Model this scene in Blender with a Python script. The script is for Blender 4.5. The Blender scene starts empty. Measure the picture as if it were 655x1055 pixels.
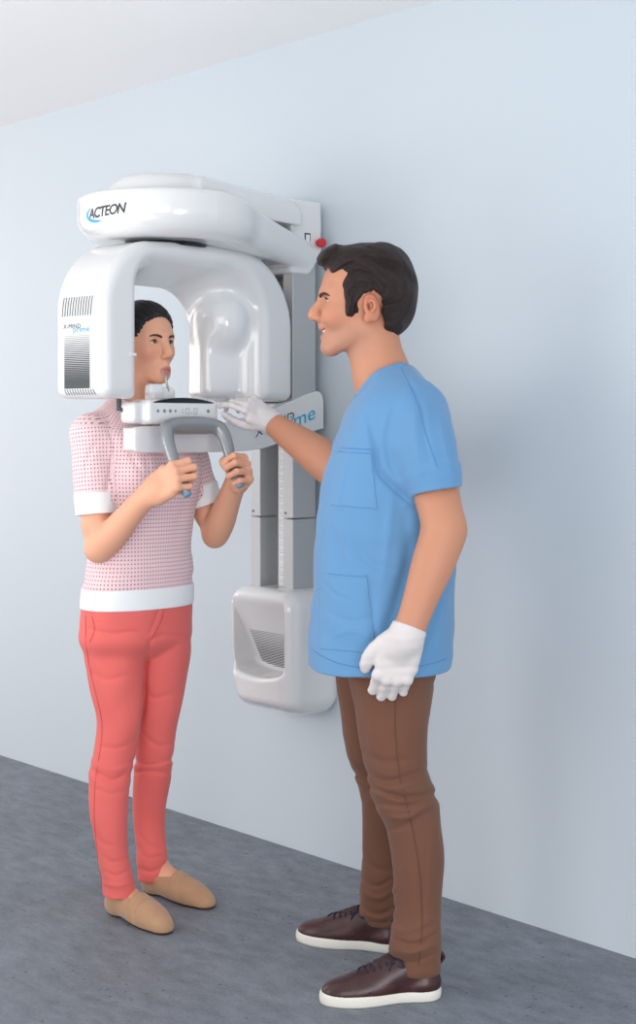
import bpy, bmesh, math, random
import numpy as np
import openvdb
from mathutils import Vector, Matrix
from mathutils.bvhtree import BVHTree

# ------------------------------------------------------------------ camera, world, light
PI = math.pi
sc = bpy.context.scene
COL = sc.collection
F_PX = 1500.0                      # focal length in pixels of the 655 x 1055 frame
CAM = Vector((3.426, -3.116, 1.36))
YAW = math.radians(47.24)          # camera right axis = (cos, sin)
CR, SR = math.cos(YAW), math.sin(YAW)

cd = bpy.data.cameras.new('camera')
cd.sensor_fit = 'VERTICAL'; cd.sensor_height = 36.0; cd.sensor_width = 36.0
cd.lens = 36.0 * F_PX / 1055.0
cd.shift_y = -89.2 / 1055.0
cd.clip_start = 0.05
cam = bpy.data.objects.new('camera', cd); COL.objects.link(cam)
cam.location = CAM
cam.rotation_euler = (PI / 2, 0, YAW)
sc.camera = cam

sc.view_settings.view_transform = 'Standard'
sc.view_settings.look = 'None'
sc.view_settings.gamma = 1.0
sc.view_settings.use_curve_mapping = False
sc.view_settings.exposure = 0.0

w = bpy.data.worlds.new('world'); sc.world = w; w.use_nodes = True
bg = w.node_tree.nodes['Background']
bg.inputs[0].default_value = (0.955, 0.975, 1.0, 1); bg.inputs[1].default_value = 0.95


def area(name, loc, target, sx, sy, power, col=(1, 1, 1)):
    l = bpy.data.lights.new(name, 'AREA'); l.shape = 'RECTANGLE'
    l.size, l.size_y = sx, sy; l.energy = power; l.color = col
    o = bpy.data.objects.new(name, l); COL.objects.link(o)
    o.location = loc
    d = Vector(target) - Vector(loc)
    o.rotation_euler = d.to_track_quat('-Z', 'Y').to_euler()
    return o


area('softbox_left', (-3.3, -1.5, 1.5), (-1.7, 0.0, 1.3), 1.6, 2.5, 37, (1.0, 0.865, 0.79))
area('softbox_key', (-1.2, -4.4, 1.9), (0.2, -0.6, 1.2), 1.5, 1.8, 30, (1.0, 0.98, 0.955))
area('softbox_camera', (3.9, -4.6, 1.55), (0.6, -0.4, 1.0), 2.4, 2.4, 62, (1.0, 0.985, 0.965))
area('softbox_right', (4.6, -2.2, 0.8), (2.3, 0.0, 0.2), 1.2, 1.4, 44, (0.97, 0.985, 1.0))
area('uplight', (-0.2, -2.6, 1.2), (-0.2, -1.6, 3.0), 3.0, 2.0, 34, (1.0, 0.985, 0.97))


# ------------------------------------------------------------------ view-aligned frame
def V(px, py, v):
    """photo point at distance v -> (right, away, up) in metres, camera foot as origin"""
    return np.array([(px - 327.5) * v / F_PX, v, 1.36 - (py - 438.3) * v / F_PX])


def v2w(p):
    return Vector((CAM.x + CR * p[0] - SR * p[1], CAM.y + SR * p[0] + CR * p[1], p[2]))


def w2v(p):
    dx, dy = p[0] - CAM.x, p[1] - CAM.y
    return np.array([CR * dx + SR * dy, -SR * dx + CR * dy, p[2]])


# ------------------------------------------------------------------ materials
def nodes_of(m):
    return m.node_tree.nodes, m.node_tree.links


def lin(c):
    return tuple((x / 12.92 if x <= 0.04045 else ((x + 0.055) / 1.055) ** 2.4) for x in [k / 255.0 for k in c])


def mat(name, rgb, rough=0.5, metal=0.0, spec=0.5, coat=0.0, bump=None, sss=0.0, sheen=0.0, vary=None):
    """rgb in 0-255 sRGB; bump = (scale, strength, distance[, (sx,sy,sz)])"""
    m = bpy.data.materials.new(name); m.use_nodes = True
    n, l = nodes_of(m); b = n['Principled BSDF']
    c = lin(rgb)
    b.inputs['Base Color'].default_value = (*c, 1)
    b.inputs['Roughness'].default_value = rough
    b.inputs['Metallic'].default_value = metal
    b.inputs['Specular IOR Level'].default_value = spec
    b.inputs['Coat Weight'].default_value = coat
    b.inputs['Coat Roughness'].default_value = 0.08
    if sss:
        b.inputs['Subsurface Weight'].default_value = sss
        b.inputs['Subsurface Radius'].default_value = (0.012, 0.005, 0.003)
        b.inputs['Subsurface Scale'].default_value = 1.0
    if sheen:
        b.inputs['Sheen Weight'].default_value = sheen
        b.inputs['Sheen Roughness'].default_value = 0.5
    tc = n.new('ShaderNodeTexCoord')
    if bump:
        mp = n.new('ShaderNodeMapping')
        l.new(tc.outputs['Object'], mp.inputs[0])
        if len(bump) > 3: mp.inputs['Scale'].default_value = bump[3]
        t = n.new('ShaderNodeTexNoise'); t.inputs['Scale'].default_value = bump[0]
        t.inputs['Detail'].default_value = 5
        l.new(mp.outputs[0], t.inputs[0])
        bp = n.new('ShaderNodeBump'); bp.inputs['Strength'].default_value = bump[1]
        bp.inputs['Distance'].default_value = bump[2]
        l.new(t.outputs['Fac'], bp.inputs['Height']); l.new(bp.outputs[0], b.inputs['Normal'])
    if vary:   # (scale, amount)
        t2 = n.new('ShaderNodeTexNoise'); t2.inputs['Scale'].default_value = vary[0]
        l.new(tc.outputs['Object'], t2.inputs[0])
        r = n.new('ShaderNodeMapRange'); r.inputs[1].default_value = .3; r.inputs[2].default_value = .7
        r.inputs[3].default_value = 1 - vary[1]; r.inputs[4].default_value = 1 + vary[1]
        l.new(t2.outputs['Fac'], r.inputs[0])
        mx = n.new('ShaderNodeVectorMath'); mx.operation = 'SCALE'; mx.inputs[0].default_value = c
        l.new(r.outputs[0], mx.inputs['Scale']); l.new(mx.outputs[0], b.inputs['Base Color'])
    return m


def tint_base(m, attr='tint'):
    """base colour comes from the mesh attribute (pigment of lips, cheeks, beard)"""
    n, l = nodes_of(m); b = n['Principled BSDF']
    a = n.new('ShaderNodeAttribute'); a.attribute_name = attr
    l.new(a.outputs['Color'], b.inputs['Base Color'])
    return m


# ------------------------------------------------------------------ object helpers
def link(name, me, parent=None, mats=None):
    o = bpy.data.objects.new(name, me); COL.objects.link(o)
    if parent is not None: o.parent = parent
    if mats is not None:
        for m in (mats if isinstance(mats, (list, tuple)) else [mats]): me.materials.append(m)
    return o


def empty(name, loc, rz=0.0, label=None, cat=None):
    o = bpy.data.objects.new(name, None); COL.objects.link(o)
    o.location = loc; o.rotation_euler = (0, 0, rz); o.empty_display_size = 0.1
    if label: o['label'] = label; o['category'] = cat
    return o


def bm_obj(name, bm, m, parent=None, smooth=True, bevel=0.0, segs=3):
    bmesh.ops.recalc_face_normals(bm, faces=bm.faces[:])
    me = bpy.data.meshes.new(name); bm.to_mesh(me); bm.free()
    if smooth: me.shade_smooth()
    o = link(name, me, parent, m)
    if bevel:
        md = o.modifiers.new('bevel', 'BEVEL'); md.width = bevel; md.segments = segs
        md.limit_method = 'ANGLE'; md.harden_normals = True
    return o


def bm_box(bm, lo, hi, M=None):
    c = [(a + b) / 2 for a, b in zip(lo, hi)]; s = [abs(b - a) for a, b in zip(lo, hi)]
    r = bmesh.ops.create_cube(bm, size=1.0, matrix=Matrix.Translation(c) @ Matrix.Diagonal((*s, 1)))
    if M is not None: bmesh.ops.transform(bm, matrix=M, verts=r['verts'])
    return r['verts']


def bm_prism(bm, pts, lo, hi, axis='x'):
    """polygon extruded along an axis"""
    def P(a, b, t): return {'x': (t, a, b), 'y': (a, t, b), 'z': (a, b, t)}[axis]
    v0 = [bm.verts.new(P(a, b, lo)) for a, b in pts]; v1 = [bm.verts.new(P(a, b, hi)) for a, b in pts]
    n = len(pts)
    bm.faces.new(v0); bm.faces.new(v1[::-1])
    for i in range(n): bm.faces.new((v0[i], v0[(i + 1) % n], v1[(i + 1) % n], v1[i]))


def cyl(bm, a, b, r, r2=None, seg=24):
    a, b = Vector(a), Vector(b); d = b - a
    M = Matrix.Translation((a + b) / 2) @ d.to_track_quat('Z', 'Y').to_matrix().to_4x4()
    bmesh.ops.create_cone(bm, cap_ends=True, segments=seg, radius1=r, radius2=r if r2 is None else r2, depth=d.length, matrix=M)


# ------------------------------------------------------------------ signed distance modelling
BIG = 9.0


def nrm(a):
    a = np.asarray(a, float); return a / max(1e-9, np.linalg.norm(a))


def frame(x, zh):
    """matrix with columns X, Y, Z; X exact, Z near the hint"""
    x = nrm(x); z = np.asarray(zh, float); z = nrm(z - x * np.dot(z, x)); y = np.cross(z, x)
    return np.stack([x, y, z], 1)


def rotm(ax, deg):
    return np.array(Matrix.Rotation(math.radians(deg), 3, ax))


def catmull(P, sub):
    P = np.asarray(P, float); n = len(P)
    if n < 3 or sub < 2: return P
    out = []
    for i in range(n - 1):
        p0, p1, p2, p3 = P[max(i - 1, 0)], P[i], P[i + 1], P[min(i + 2, n - 1)]
        for j in range(sub):
            t = j / sub
            out.append(0.5 * (2 * p1 + (p2 - p0) * t + (2 * p0 - 5 * p1 + 4 * p2 - p3) * t * t + (3 * p1 - p0 - 3 * p2 + p3) * t ** 3))
    out.append(P[-1])
    return np.array(out)


def smin(a, b, k):
    if k <= 0: return np.minimum(a, b)
    h = np.maximum(k - np.abs(a - b), 0) / k
    return np.minimum(a, b) - h * h * k * 0.25


class Sdf:
    def __init__(self):
        self.ops = []; self.o = np.zeros(3); self.M = np.eye(3); self.s = 1.0; self.infl = 0.0

    def at(self, o=(0, 0, 0), M=None, s=1.0):
        self.o = np.asarray(o, float); self.M = np.eye(3) if M is None else np.asarray(M, float); self.s = s
        return self

    def pt(self, p): return self.o + self.M @ (np.asarray(p, float) * self.s)

    def add(self, fn, lo, hi, k, mode='u'):
        self.ops.append((fn, np.asarray(lo, float) - k, np.asarray(hi, float) + k, k, mode)); return self

    def ell(self, c, r, rot=None, k=0.0, mode='u'):
        c = self.pt(c); r = (np.ones(3) * np.asarray(r, float)) * self.s + self.infl
        R = self.M if rot is None else self.M @ rot
        Rt = R.astype(np.float32); cf = c.astype(np.float32); rf = r.astype(np.float32)

        def fn(P, R=Rt, c=cf, r=rf):
            q = (P - c) @ R
            k0 = np.sqrt(((q / r) ** 2).sum(-1)); k1 = np.sqrt(((q / (r * r)) ** 2).sum(-1)) + 1e-6
            return k0 * (k0 - 1) / k1
        m = r.max()
        return self.add(fn, c - m, c + m, k * self.s, mode)

    def sph(self, c, r, k=0.0, mode='u'): return self.ell(c, (r, r, r), None, k, mode)

    def cone(self, a, b, ra, rb, k=0.0, mode='u', flat=None):
        """round cone; flat=(direction, factor): radius multiplied by factor along that direction"""
        a = self.pt(a); b = self.pt(b); ra = ra * self.s + self.infl; rb = rb * self.s + self.infl
        ab = b - a; L2 = float(ab @ ab) + 1e-12
        af, abf = a.astype(np.float32), ab.astype(np.float32)
        if flat is None:
            def fn(P):
                q = P - af; h = np.clip(q @ abf / L2, 0, 1)
                return np.sqrt(((q - h[..., None] * abf) ** 2).sum(-1)) - (ra + (rb - ra) * h)
            m = max(ra, rb)
        else:
            dr = self.M @ nrm(flat[0]); dr = nrm(dr).astype(np.float32); fk = flat[1]

            def fn(P):
                q = P - af; h = np.clip(q @ abf / L2, 0, 1)
                x = q - h[..., None] * abf
                c = x @ dr
                x2 = (x ** 2).sum(-1)
                e = x2 - c * c + (c / fk) ** 2
                r = ra + (rb - ra) * h
                ln = np.sqrt(x2) + 1e-7
                qq = np.sqrt(np.maximum(e, 1e-12)) / r
                return ln * (1 - 1 / np.maximum(qq, 0.05))
            m = max(ra, rb) * max(1, fk)
        return self.add(fn, np.minimum(a, b) - m, np.maximum(a, b) + m, k * self.s, mode)

    def chain(self, pts, rad, k=0.0, sub=4, mode='u', flat=None, k0=None):
        A = np.column_stack([np.asarray(pts, float), np.asarray(rad, float)])
        A = catmull(A, sub)
        for i in range(len(A) - 1):
            kk = k if (k0 is None or i > 0) else k0
            self.cone(A[i, :3], A[i + 1, :3], A[i, 3], A[i + 1, 3], kk, mode, flat)
        return self

    def box(self, c, h, r=0.0, rot=None, k=0.0, mode='u'):
        c = self.pt(c); h = np.asarray(h, float) * self.s + self.infl; r = r * self.s
        R = (self.M if rot is None else self.M @ rot).astype(np.float32); cf = c.astype(np.float32)
        hf = (h - r).astype(np.float32)

        def fn(P):
            q = np.abs((P - cf) @ R) - hf
            return np.sqrt((np.maximum(q, 0) ** 2).sum(-1)) + np.minimum(q.max(-1), 0) - r
        m = float(np.linalg.norm(h))
        return self.add(fn, c - m, c + m, k * self.s, mode)

    def loft(self, secs, ang=0.0, n=2.2, k=0.0, cap=0.006, mode='u', inset=0.0, sub=6):
        """secs: rows (z, cx, cy, r_front, r_back, r_side); ang: heading of the front axis in degrees"""
        S = np.asarray(secs, float); S = S[np.argsort(S[:, 0])]
        T = catmull(S, sub); zz = T[:, 0]
        o = np.argsort(zz); T = T[o]; zz = zz[o]
        ca, sa = math.cos(math.radians(ang)), math.sin(math.radians(ang))
        inf = self.infl - inset
        z0, z1 = zz[0] - max(self.infl, 0) * 0, zz[-1]

        def fn(P):
            z = P[..., 2]
            cx = np.interp(z, zz, T[:, 1]); cy = np.interp(z, zz, T[:, 2])
            dx, dy = P[..., 0] - cx, P[..., 1] - cy
            x = dx * ca + dy * sa; y = -dx * sa + dy * ca
            rf = np.interp(z, zz, T[:, 3]) + inf; rb = np.interp(z, zz, T[:, 4]) + inf; rs = np.interp(z, zz, T[:, 5]) + inf
            rx = np.where(x > 0, rf, rb)
            q = (np.abs(x / rx) ** n + np.abs(y / rs) ** n) ** (1 / n)
            ln = np.sqrt(x * x + y * y) + 1e-6
            d = ln * (1 - 1 / np.maximum(q, 0.03))
            return -smin(-d, -np.maximum(z - z1, z0 - z), cap) if cap > 0 else np.maximum(d, np.maximum(z - z1, z0 - z))
        m = S[:, 3:].max() + abs(inf) + .01
        lo = np.array([S[:, 1].min() - m, S[:, 2].min() - m, z0]); hi = np.array([S[:, 1].max() + m, S[:, 2].max() + m, z1])
        return self.add(fn, lo, hi, k, mode)

    def group(self, child, lo, hi, k=0.0, mode='u'):
        """another field as one operation of this one"""
        lo = np.asarray(lo, float); hi = np.asarray(hi, float)
        return self.add(lambda P: child.value(P, P.reshape(-1, 3).min(0) - .02, P.reshape(-1, 3).max(0) + .02), lo, hi, k, mode)

    def cut(self, p, n, k=0.0):
        """remove everything on the side the normal points to"""
        p = self.pt(p).astype(np.float32); n = nrm(self.M @ np.asarray(n, float)).astype(np.float32)

        def fn(P): return (P - p) @ n
        self.ops.append((fn, np.full(3, -99.), np.full(3, 99.), k, 'i')); return self

    def disp(self, fn, lo=None, hi=None):
        lo = np.full(3, -99.) if lo is None else np.asarray(lo, float); hi = np.full(3, 99.) if hi is None else np.asarray(hi, float)
        self.ops.append((fn, lo, hi, 0, 'd')); return self

    def groove(self, pts, sig, amp, sub=4):
        """soft fold along a line: amp>0 raises, amp<0 presses in"""
        P3 = catmull(np.array([self.pt(p) for p in pts]), sub).astype(np.float32)
        n = len(P3)

        def fn(P, d):
            best = np.full(P.shape[:-1], 9., np.float32)
            for i in range(n - 1):
                a = P3[i]; ab = P3[i + 1] - a; q = P - a
                h = np.clip(q @ ab / (float(ab @ ab) + 1e-9), 0, 1)
                f = 1.0
                best = np.minimum(best, ((q - h[..., None] * ab) ** 2).sum(-1))
            return d - amp * np.exp(-best / (sig * sig))
        return self.disp(fn, P3.min(0) - 3 * sig, P3.max(0) + 3 * sig)

    def creases(self, lines, v0, v1):
        """cloth folds on the side towards +operator: lines of (photo points, width m, depth m) between distances v0 and v1"""
        prep = []
        for pts, sig, amp in lines:
            C = catmull(np.array(pts, float), 4); prep.append((C, sig, amp))

        def fn(P, d):
            v = P[..., 1]
            m = (v > v0) & (v < v1)
            if not m.any(): return d
            x = 327.5 + F_PX * P[..., 0] / v; y = 438.3 - F_PX * (P[..., 2] - 1.36) / v
            k = 3.6 / F_PX
            x0, x1, y0, y1 = x.min(), x.max(), y.min(), y.max()
            for C, sig, amp in prep:
                r = 3 * sig / k
                if C[:, 0].min() - r > x1 or C[:, 0].max() + r < x0 or C[:, 1].min() - r > y1 or C[:, 1].max() + r < y0: continue
                best = np.full(x.shape, 1e6, np.float32); tt = np.zeros(x.shape, np.float32); n = len(C) - 1
                for i in range(n):
                    a = C[i]; e = C[i + 1] - a
                    wx, wy = x - a[0], y - a[1]
                    h = np.clip((wx * e[0] + wy * e[1]) / float(e @ e + 1e-9), 0, 1)
                    dd = (wx - e[0] * h) ** 2 + (wy - e[1] * h) ** 2
                    b = dd < best; tt = np.where(b, (i + h) / n, tt); best = np.minimum(best, dd)
                d = d - np.where(m, amp * np.exp(-best * k * k / (sig * sig)) * np.sin(PI * np.clip(tt * .92 + .04, 0, 1)) ** .6, 0)
            return d
        return self.disp(fn)

    def value(self, P, lo, hi, ops=None):
        d = np.full(P.shape[:-1], BIG, np.float32)
        for fn, a, b, k, mode in self.ops:
            if np.any(a > hi) or np.any(b < lo): continue
            if mode == 'u': d = smin(d, fn(P), k)
            elif mode == 's': d = -smin(-d, fn(P), k)
            elif mode == 'i': d = -smin(-d, -fn(P), k)
            elif mode == 'd': d = fn(P, d)
        return d.astype(np.float32)

    def mesh(self, name, vox, m, parent=None, origin=(0, 0, 0), attrs=None, N=24):
        """polygonise; every attribute: name -> function(vertices) giving N x 4"""
        un = [o for o in self.ops if o[4] == 'u']
        band = 3 * vox
        tiles = set()
        for fn, a, b, k, mode in un:
            i0 = np.floor((a - band) / (vox * N)).astype(int); i1 = np.floor((b + band) / (vox * N)).astype(int)
            for i in range(i0[0], i1[0] + 1):
                for j in range(i0[1], i1[1] + 1):
                    for kk in range(i0[2], i1[2] + 1): tiles.add((i, j, kk))
        g = openvdb.FloatGrid(band)
        ax = np.arange(N, dtype=np.float32)
        base = np.stack(np.meshgrid(ax, ax, ax, indexing='ij'), -1) * vox
        for t in tiles:
            lo = np.array(t, float) * N * vox; hi = lo + N * vox
            P = base + lo.astype(np.float32)
            d = self.value(P, lo - band, hi + band)
            if d.min() > band: continue
            g.copyFromArray(np.clip(d, -band, band).astype(np.float64), ijk=(t[0] * N, t[1] * N, t[2] * N))
        pts, quads = g.convertToQuads(0.0)
        pts = np.asarray(pts, np.float32) * vox; quads = np.asarray(quads, np.int32)[:, ::-1]
        me = bpy.data.meshes.new(name)
        me.vertices.add(len(pts)); me.vertices.foreach_set('co', (pts - np.asarray(origin, np.float32)).ravel())
        me.loops.add(len(quads) * 4); me.loops.foreach_set('vertex_index', quads.ravel())
        me.polygons.add(len(quads)); me.polygons.foreach_set('loop_start', np.arange(0, len(quads) * 4, 4, dtype=np.int32))
        me.update(calc_edges=True); me.validate()
        me.shade_smooth()
        for an, fn in (attrs or {}).items():
            at = me.attributes.new(an, 'FLOAT_COLOR', 'POINT')
            at.data.foreach_set('color', fn(pts.astype(float)).astype(np.float32).ravel())
        return link(name, me, parent, m)


def bvh_of(objs):
    """BVH of objects in world space"""
    vs, fs = [], []
    bpy.context.view_layer.update()
    for o in (objs if isinstance(objs, (list, tuple)) else [objs]):
        n0 = len(vs); mw = o.matrix_world
        vs += [mw @ v.co for v in o.data.vertices]; fs += [[n0 + i for i in p.vertices] for p in o.data.polygons]
    return BVHTree.FromPolygons(vs, fs)


def text_bm(txt, size, bold=0.0, shear=0.0, space=1.0, xs=1.0):
    cu = bpy.data.curves.new('t', 'FONT'); cu.body = txt; cu.size = size; cu.offset = bold; cu.shear = shear
    cu.space_character = space; cu.align_x = 'CENTER'; cu.align_y = 'CENTER'; cu.resolution_u = 4
    o = bpy.data.objects.new('t', cu); COL.objects.link(o)
    bpy.context.view_layer.update()
    me = bpy.data.meshes.new_from_object(o.evaluated_get(bpy.context.evaluated_depsgraph_get()))
    bpy.data.objects.remove(o)
    bm = bmesh.new(); bm.from_mesh(me); bpy.data.meshes.remove(me)
    for v in bm.verts: v.co.x *= xs
    return bm


def decal(name, bm, o, right, up, m, parent, bvh, off=0.0006, sub=0, inv=None, depth=.2):
    """lay a flat mesh (x right, y up) on a surface by casting along -normal; o, right, up in world axes"""
    R, U = Vector(right).normalized(), Vector(up).normalized(); Nn = R.cross(U).normalized()
    if sub: bmesh.ops.subdivide_edges(bm, edges=bm.edges[:], cuts=sub, use_grid_fill=True)
    bmesh.ops.triangulate(bm, faces=bm.faces[:])
    inv = inv or Matrix.Identity(4)
    last = 0.0
    for v in bm.verts:
        p = Vector(o) + R * v.co.x + U * v.co.y
        hit = bvh.ray_cast(p + Nn * depth, -Nn)
        if hit[0] is not None:
            q = hit[0] + Nn * off; last = (q - p).dot(Nn)
        else: q = p + Nn * last
        v.co = inv @ q
    return bm_obj(name, bm, m, parent, smooth=False)

# ================================================================== ROOM
def struct(name, bm, m):
    o = bm_obj(name, bm, m, smooth=False); o['kind'] = 'structure'; return o


def floor_mat():
    m = mat('concrete', (112, 118, 128), 0.62, spec=0.35)
    n, l = nodes_of(m); b = n['Principled BSDF']
    tc = n.new('ShaderNodeTexCoord')
    def noise(s, det, sc3=(1, 1, 1)):
        mp = n.new('ShaderNodeMapping'); mp.inputs['Scale'].default_value = sc3; l.new(tc.outputs['Object'], mp.inputs[0])
        t = n.new('ShaderNodeTexNoise'); t.inputs['Scale'].default_value = s; t.inputs['Detail'].default_value = det
        t.inputs['Roughness'].default_value = .65
        l.new(mp.outputs[0], t.inputs[0]); return t.outputs['Fac']
    def mr(src, a, b_, c, d):
        r = n.new('ShaderNodeMapRange'); r.inputs[1].default_value = a; r.inputs[2].default_value = b_
        r.inputs[3].default_value = c; r.inputs[4].default_value = d; l.new(src, r.inputs[0]); return r.outputs[0]
    def mul(a, b_):
        x = n.new('ShaderNodeMath'); x.operation = 'MULTIPLY'; l.new(a, x.inputs[0]); l.new(b_, x.inputs[1]); return x.outputs[0]
    big = mr(noise(1.6, 6), .3, .7, .84, 1.15)
    mid = mr(noise(11, 10, (1, 2.0, 1)), .3, .7, .76, 1.22)
    fine = mr(noise(120, 3), .25, .75, .82, 1.18)
    vo = n.new('ShaderNodeTexVoronoi'); vo.inputs['Scale'].default_value = 30; l.new(tc.outputs['Object'], vo.inputs[0])
    gate = mr(noise(6, 2), .44, .52, 0, 1)
    pit = mr(vo.outputs['Distance'], .10, .16, 0, 1)
    inv = n.new('ShaderNodeMath'); inv.operation = 'SUBTRACT'; inv.inputs[0].default_value = 1; l.new(pit, inv.inputs[1])
    pg = mul(inv.outputs[0], gate)
    pits = mr(pg, 0, 1, 1, .55)
    k = mul(mul(big, mid), mul(fine, pits))
    mx = n.new('ShaderNodeVectorMath'); mx.operation = 'SCALE'; mx.inputs[0].default_value = lin((122, 128, 137))
    l.new(k, mx.inputs['Scale']); l.new(mx.outputs[0], b.inputs['Base Color'])
    bp = n.new('ShaderNodeBump'); bp.inputs['Strength'].default_value = .5; bp.inputs['Distance'].default_value = .003
    l.new(k, bp.inputs['Height']); l.new(bp.outputs[0], b.inputs['Normal'])
    return m


bm = bmesh.new(); bm_box(bm, (-9, -6.5, -.1), (5, 0, 0)); struct('floor', bm, floor_mat())
bm = bmesh.new(); bm_box(bm, (-9, 0, -.1), (5, .12, 2.75))
struct('wall_back', bm, mat('wall_paint', (197, 207, 215), 0.75, spec=0.25, bump=(60, .05, .001)))
bm = bmesh.new(); bm_box(bm, (-9, -6.5, 2.59), (5, 0, 2.75))
struct('ceiling', bm, mat('ceiling_paint', (242, 242, 243), 0.8, spec=0.2))

# ================================================================== X-RAY MACHINE
WHITE = mat('white_shell', (220, 221, 222), 0.18, spec=0.5, coat=0.6)
WHITE2 = mat('white_matt', (226, 227, 228), 0.38, spec=0.5)
ALU = mat('painted_aluminium', (178, 181, 184), 0.42, metal=0.35, bump=(300, .05, .0005, (1, 1, .02)))
GREYM = mat('grey_grip', (146, 149, 152), 0.28, spec=0.5, metal=.4)
DARK = mat('dark_vent', (62, 66, 70), 0.5)
BLACK = mat('black_gloss', (22, 24, 27), 0.15)
INK = mat('dark_lettering', (48, 50, 54), 0.5)
CYAN = mat('cyan_lettering', (40, 166, 205), 0.5)
RED = mat('red_button', (196, 24, 40), 0.3, coat=.4)
GREY = mat('grey_plastic', (128, 133, 138), 0.45)

machine = empty('dental_xray_machine', (0, 0, 0), 0,
                'large white wall-mounted panoramic dental x-ray machine on two aluminium columns', 'x-ray machine')

# columns -----------------------------------------------------------
def column(x0, x1):
    bm = bmesh.new()
    bm_box(bm, (x0, -.145, .78), (x1, -.05, 1.072)); bm_box(bm, (x0, -.145, 1.0745), (x1, -.05, 1.96))
    o = bm_obj('column', bm, ALU, machine, smooth=True, bevel=.003)
    b2 = bmesh.new()
    for z in (1.09,):
        cyl(b2, (x0 + .012, -.147, z), (x0 + .012, -.144, z), .004)
    bm_obj('screw', b2, GREY, o)
    return o
column(-.1, -.054); column(.054, .1)
bm = bmesh.new(); bm_box(bm, (-.054, -.075, .8), (.054, -.05, 1.95))
bm_obj('back_plate', bm, ALU, machine, bevel=.002)
bm = bmesh.new(); bm_box(bm, (-.02, -.1, .83), (.02, -.072, 1.3))
for i in range(20): bm_box(bm, (.0, -.112, .835 + i * .023), (.045, -.095, .847 + i * .023))
bm_obj('gear_rack', bm, WHITE2, machine, bevel=.002)

# base housing ------------------------------------------------------
S = Sdf()
secs = [(-.2, 0, 0, 0, 0, 0)]
def hous():
    S.box((.006, -.1, .663), (.154, .118, .195), .06)
hous()
# recess: slanted inner wall, open to the front
def rec(P):
    x, y, z = P[..., 0], P[..., 1], P[..., 2]
    zl = .585 + .02 * (x / .12) ** 2
    slope = (y + .178) + (z - .79) * -.55 * -1.0      # inner wall leans back towards the bottom
    yb = -.205 + (.82 - z) * .5                      # y of inner wall at height z
    yb = np.minimum(yb, -.085)
    d = np.maximum(y - yb, np.abs(x) - .124)
    d = -smin(-d, -(zl - z), .02)
    d = -smin(-d, -(z - .845), .02)
    return d
S.add(rec, (-.16, -.3, .5), (.16, -.05, .9), .018, 's')
# underside tapers back to the wall
S.cut((0, -.2, .49), (0, -.35, -1), .03); S.cut((-.148, -.2, .63), (-1, -.5, -.42), .03)
S.box((.0, -.09, .853), (.045, .05, .02), .01, k=.02, mode='s')
housing = S.mesh('base_housing', .0035, WHITE, machine)
HB = bvh_of(housing)
bm = bmesh.new()
for i in range(22):
    t = i / 21; z = .60 + .115 * (1 - t)
    th = .0008 + .0034 * t
    y = -.205 + (.82 - z) * .5 - .0008
    y = min(y, -.0858)
    bm_box(bm, (-.095, y - .0006, z), (.118, y + .002, z + th))
bm_obj('grille', bm, DARK, housing, smooth=False)

# overhead arm ------------------------------------------------------
AX = (.045, -.585)                                   # rotation axis of the arm
S = Sdf()
def arm_fn(P):
    x, y, z = P[..., 0], P[..., 1], P[..., 2]
    dc = np.sqrt((x - AX[0]) ** 2 + (y - AX[1]) ** 2) - .255
    t = np.clip((y - AX[1]) / (-.05 - AX[1]), 0, 1)
    hw = .235 * (1 - t) ** 1.15 + .112 * (1 - (1 - t) ** 1.15)
    cx = AX[0] * (1 - t)
    db = np.maximum(np.abs(x - cx) - hw, np.maximum(AX[1] - y, y + .0))
    d2 = smin(dc, db, .03)
    zb = 1.880 - .05 * t ** 1.5; zt = 2.008 - .095 * t ** 1.4
    r = .075 - .04 * t
    a = d2 + r
    # rounded lower edge, crisp upper edge
    zc = zb + r
    lower = np.sqrt(np.maximum(a, 0) ** 2 + np.maximum(zc - z, 0) ** 2) - r + np.minimum(np.maximum(a, zc - z), 0)
    rt = .012
    a2 = d2 + rt
    upper = np.sqrt(np.maximum(a2, 0) ** 2 + np.maximum(z - (zt - rt), 0) ** 2) - rt + np.minimum(np.maximum(a2, z - zt + rt), 0)
    return np.maximum(lower, upper)
S.add(arm_fn, (-.25, -.9, 1.8), (.35, .0, 2.06), 0)
S.box((0, -.094, 1.940), (.108, .064, .114), .010, k=.012)
S.box((0, -.03, 1.94), (.08, .03, .08), .01)
S.cut((0, -.075, 1.832), (0, .86, -.5), .01)
S.cut((0, -.0005, 0), (0, 1, 0))
arm = S.mesh('overhead_arm', .004, WHITE, machine)
S = Sdf()
def cov_fn(P):
    x, y, z = P[..., 0], P[..., 1], P[..., 2]
    dc = np.sqrt((x - AX[0] + .01) ** 2 + (y - AX[1]) ** 2) - .158
    t = np.clip((y - AX[1]) / (-.03 - AX[1]), 0, 1)
    db = np.maximum(np.abs(x - AX[0] * (1 - t)) - (.16 * (1 - t) + .112 * t), np.maximum(AX[1] - y, y + .135))
    d2 = smin(dc, db, .03)
    zt = 2.070 - .016 * t
    r = .042 + .02 * t; a = d2 + r
    return np.maximum(np.sqrt(np.maximum(a, 0) ** 2 + np.maximum(z - (zt - r), 0) ** 2) - r + np.minimum(np.maximum(a, z - zt + r), 0), 1.97 - z)
S.add(cov_fn, (-.25, -.9, 1.95), (.3, .0, 2.08), 0)
S.mesh('arm_cover', .004, WHITE, arm)
bm = bmesh.new(); cyl(bm, (AX[0], AX[1], 1.868), (AX[0], AX[1], 1.915), .12, seg=48)
bm_obj('pivot_ring', bm, BLACK, arm)
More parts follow.
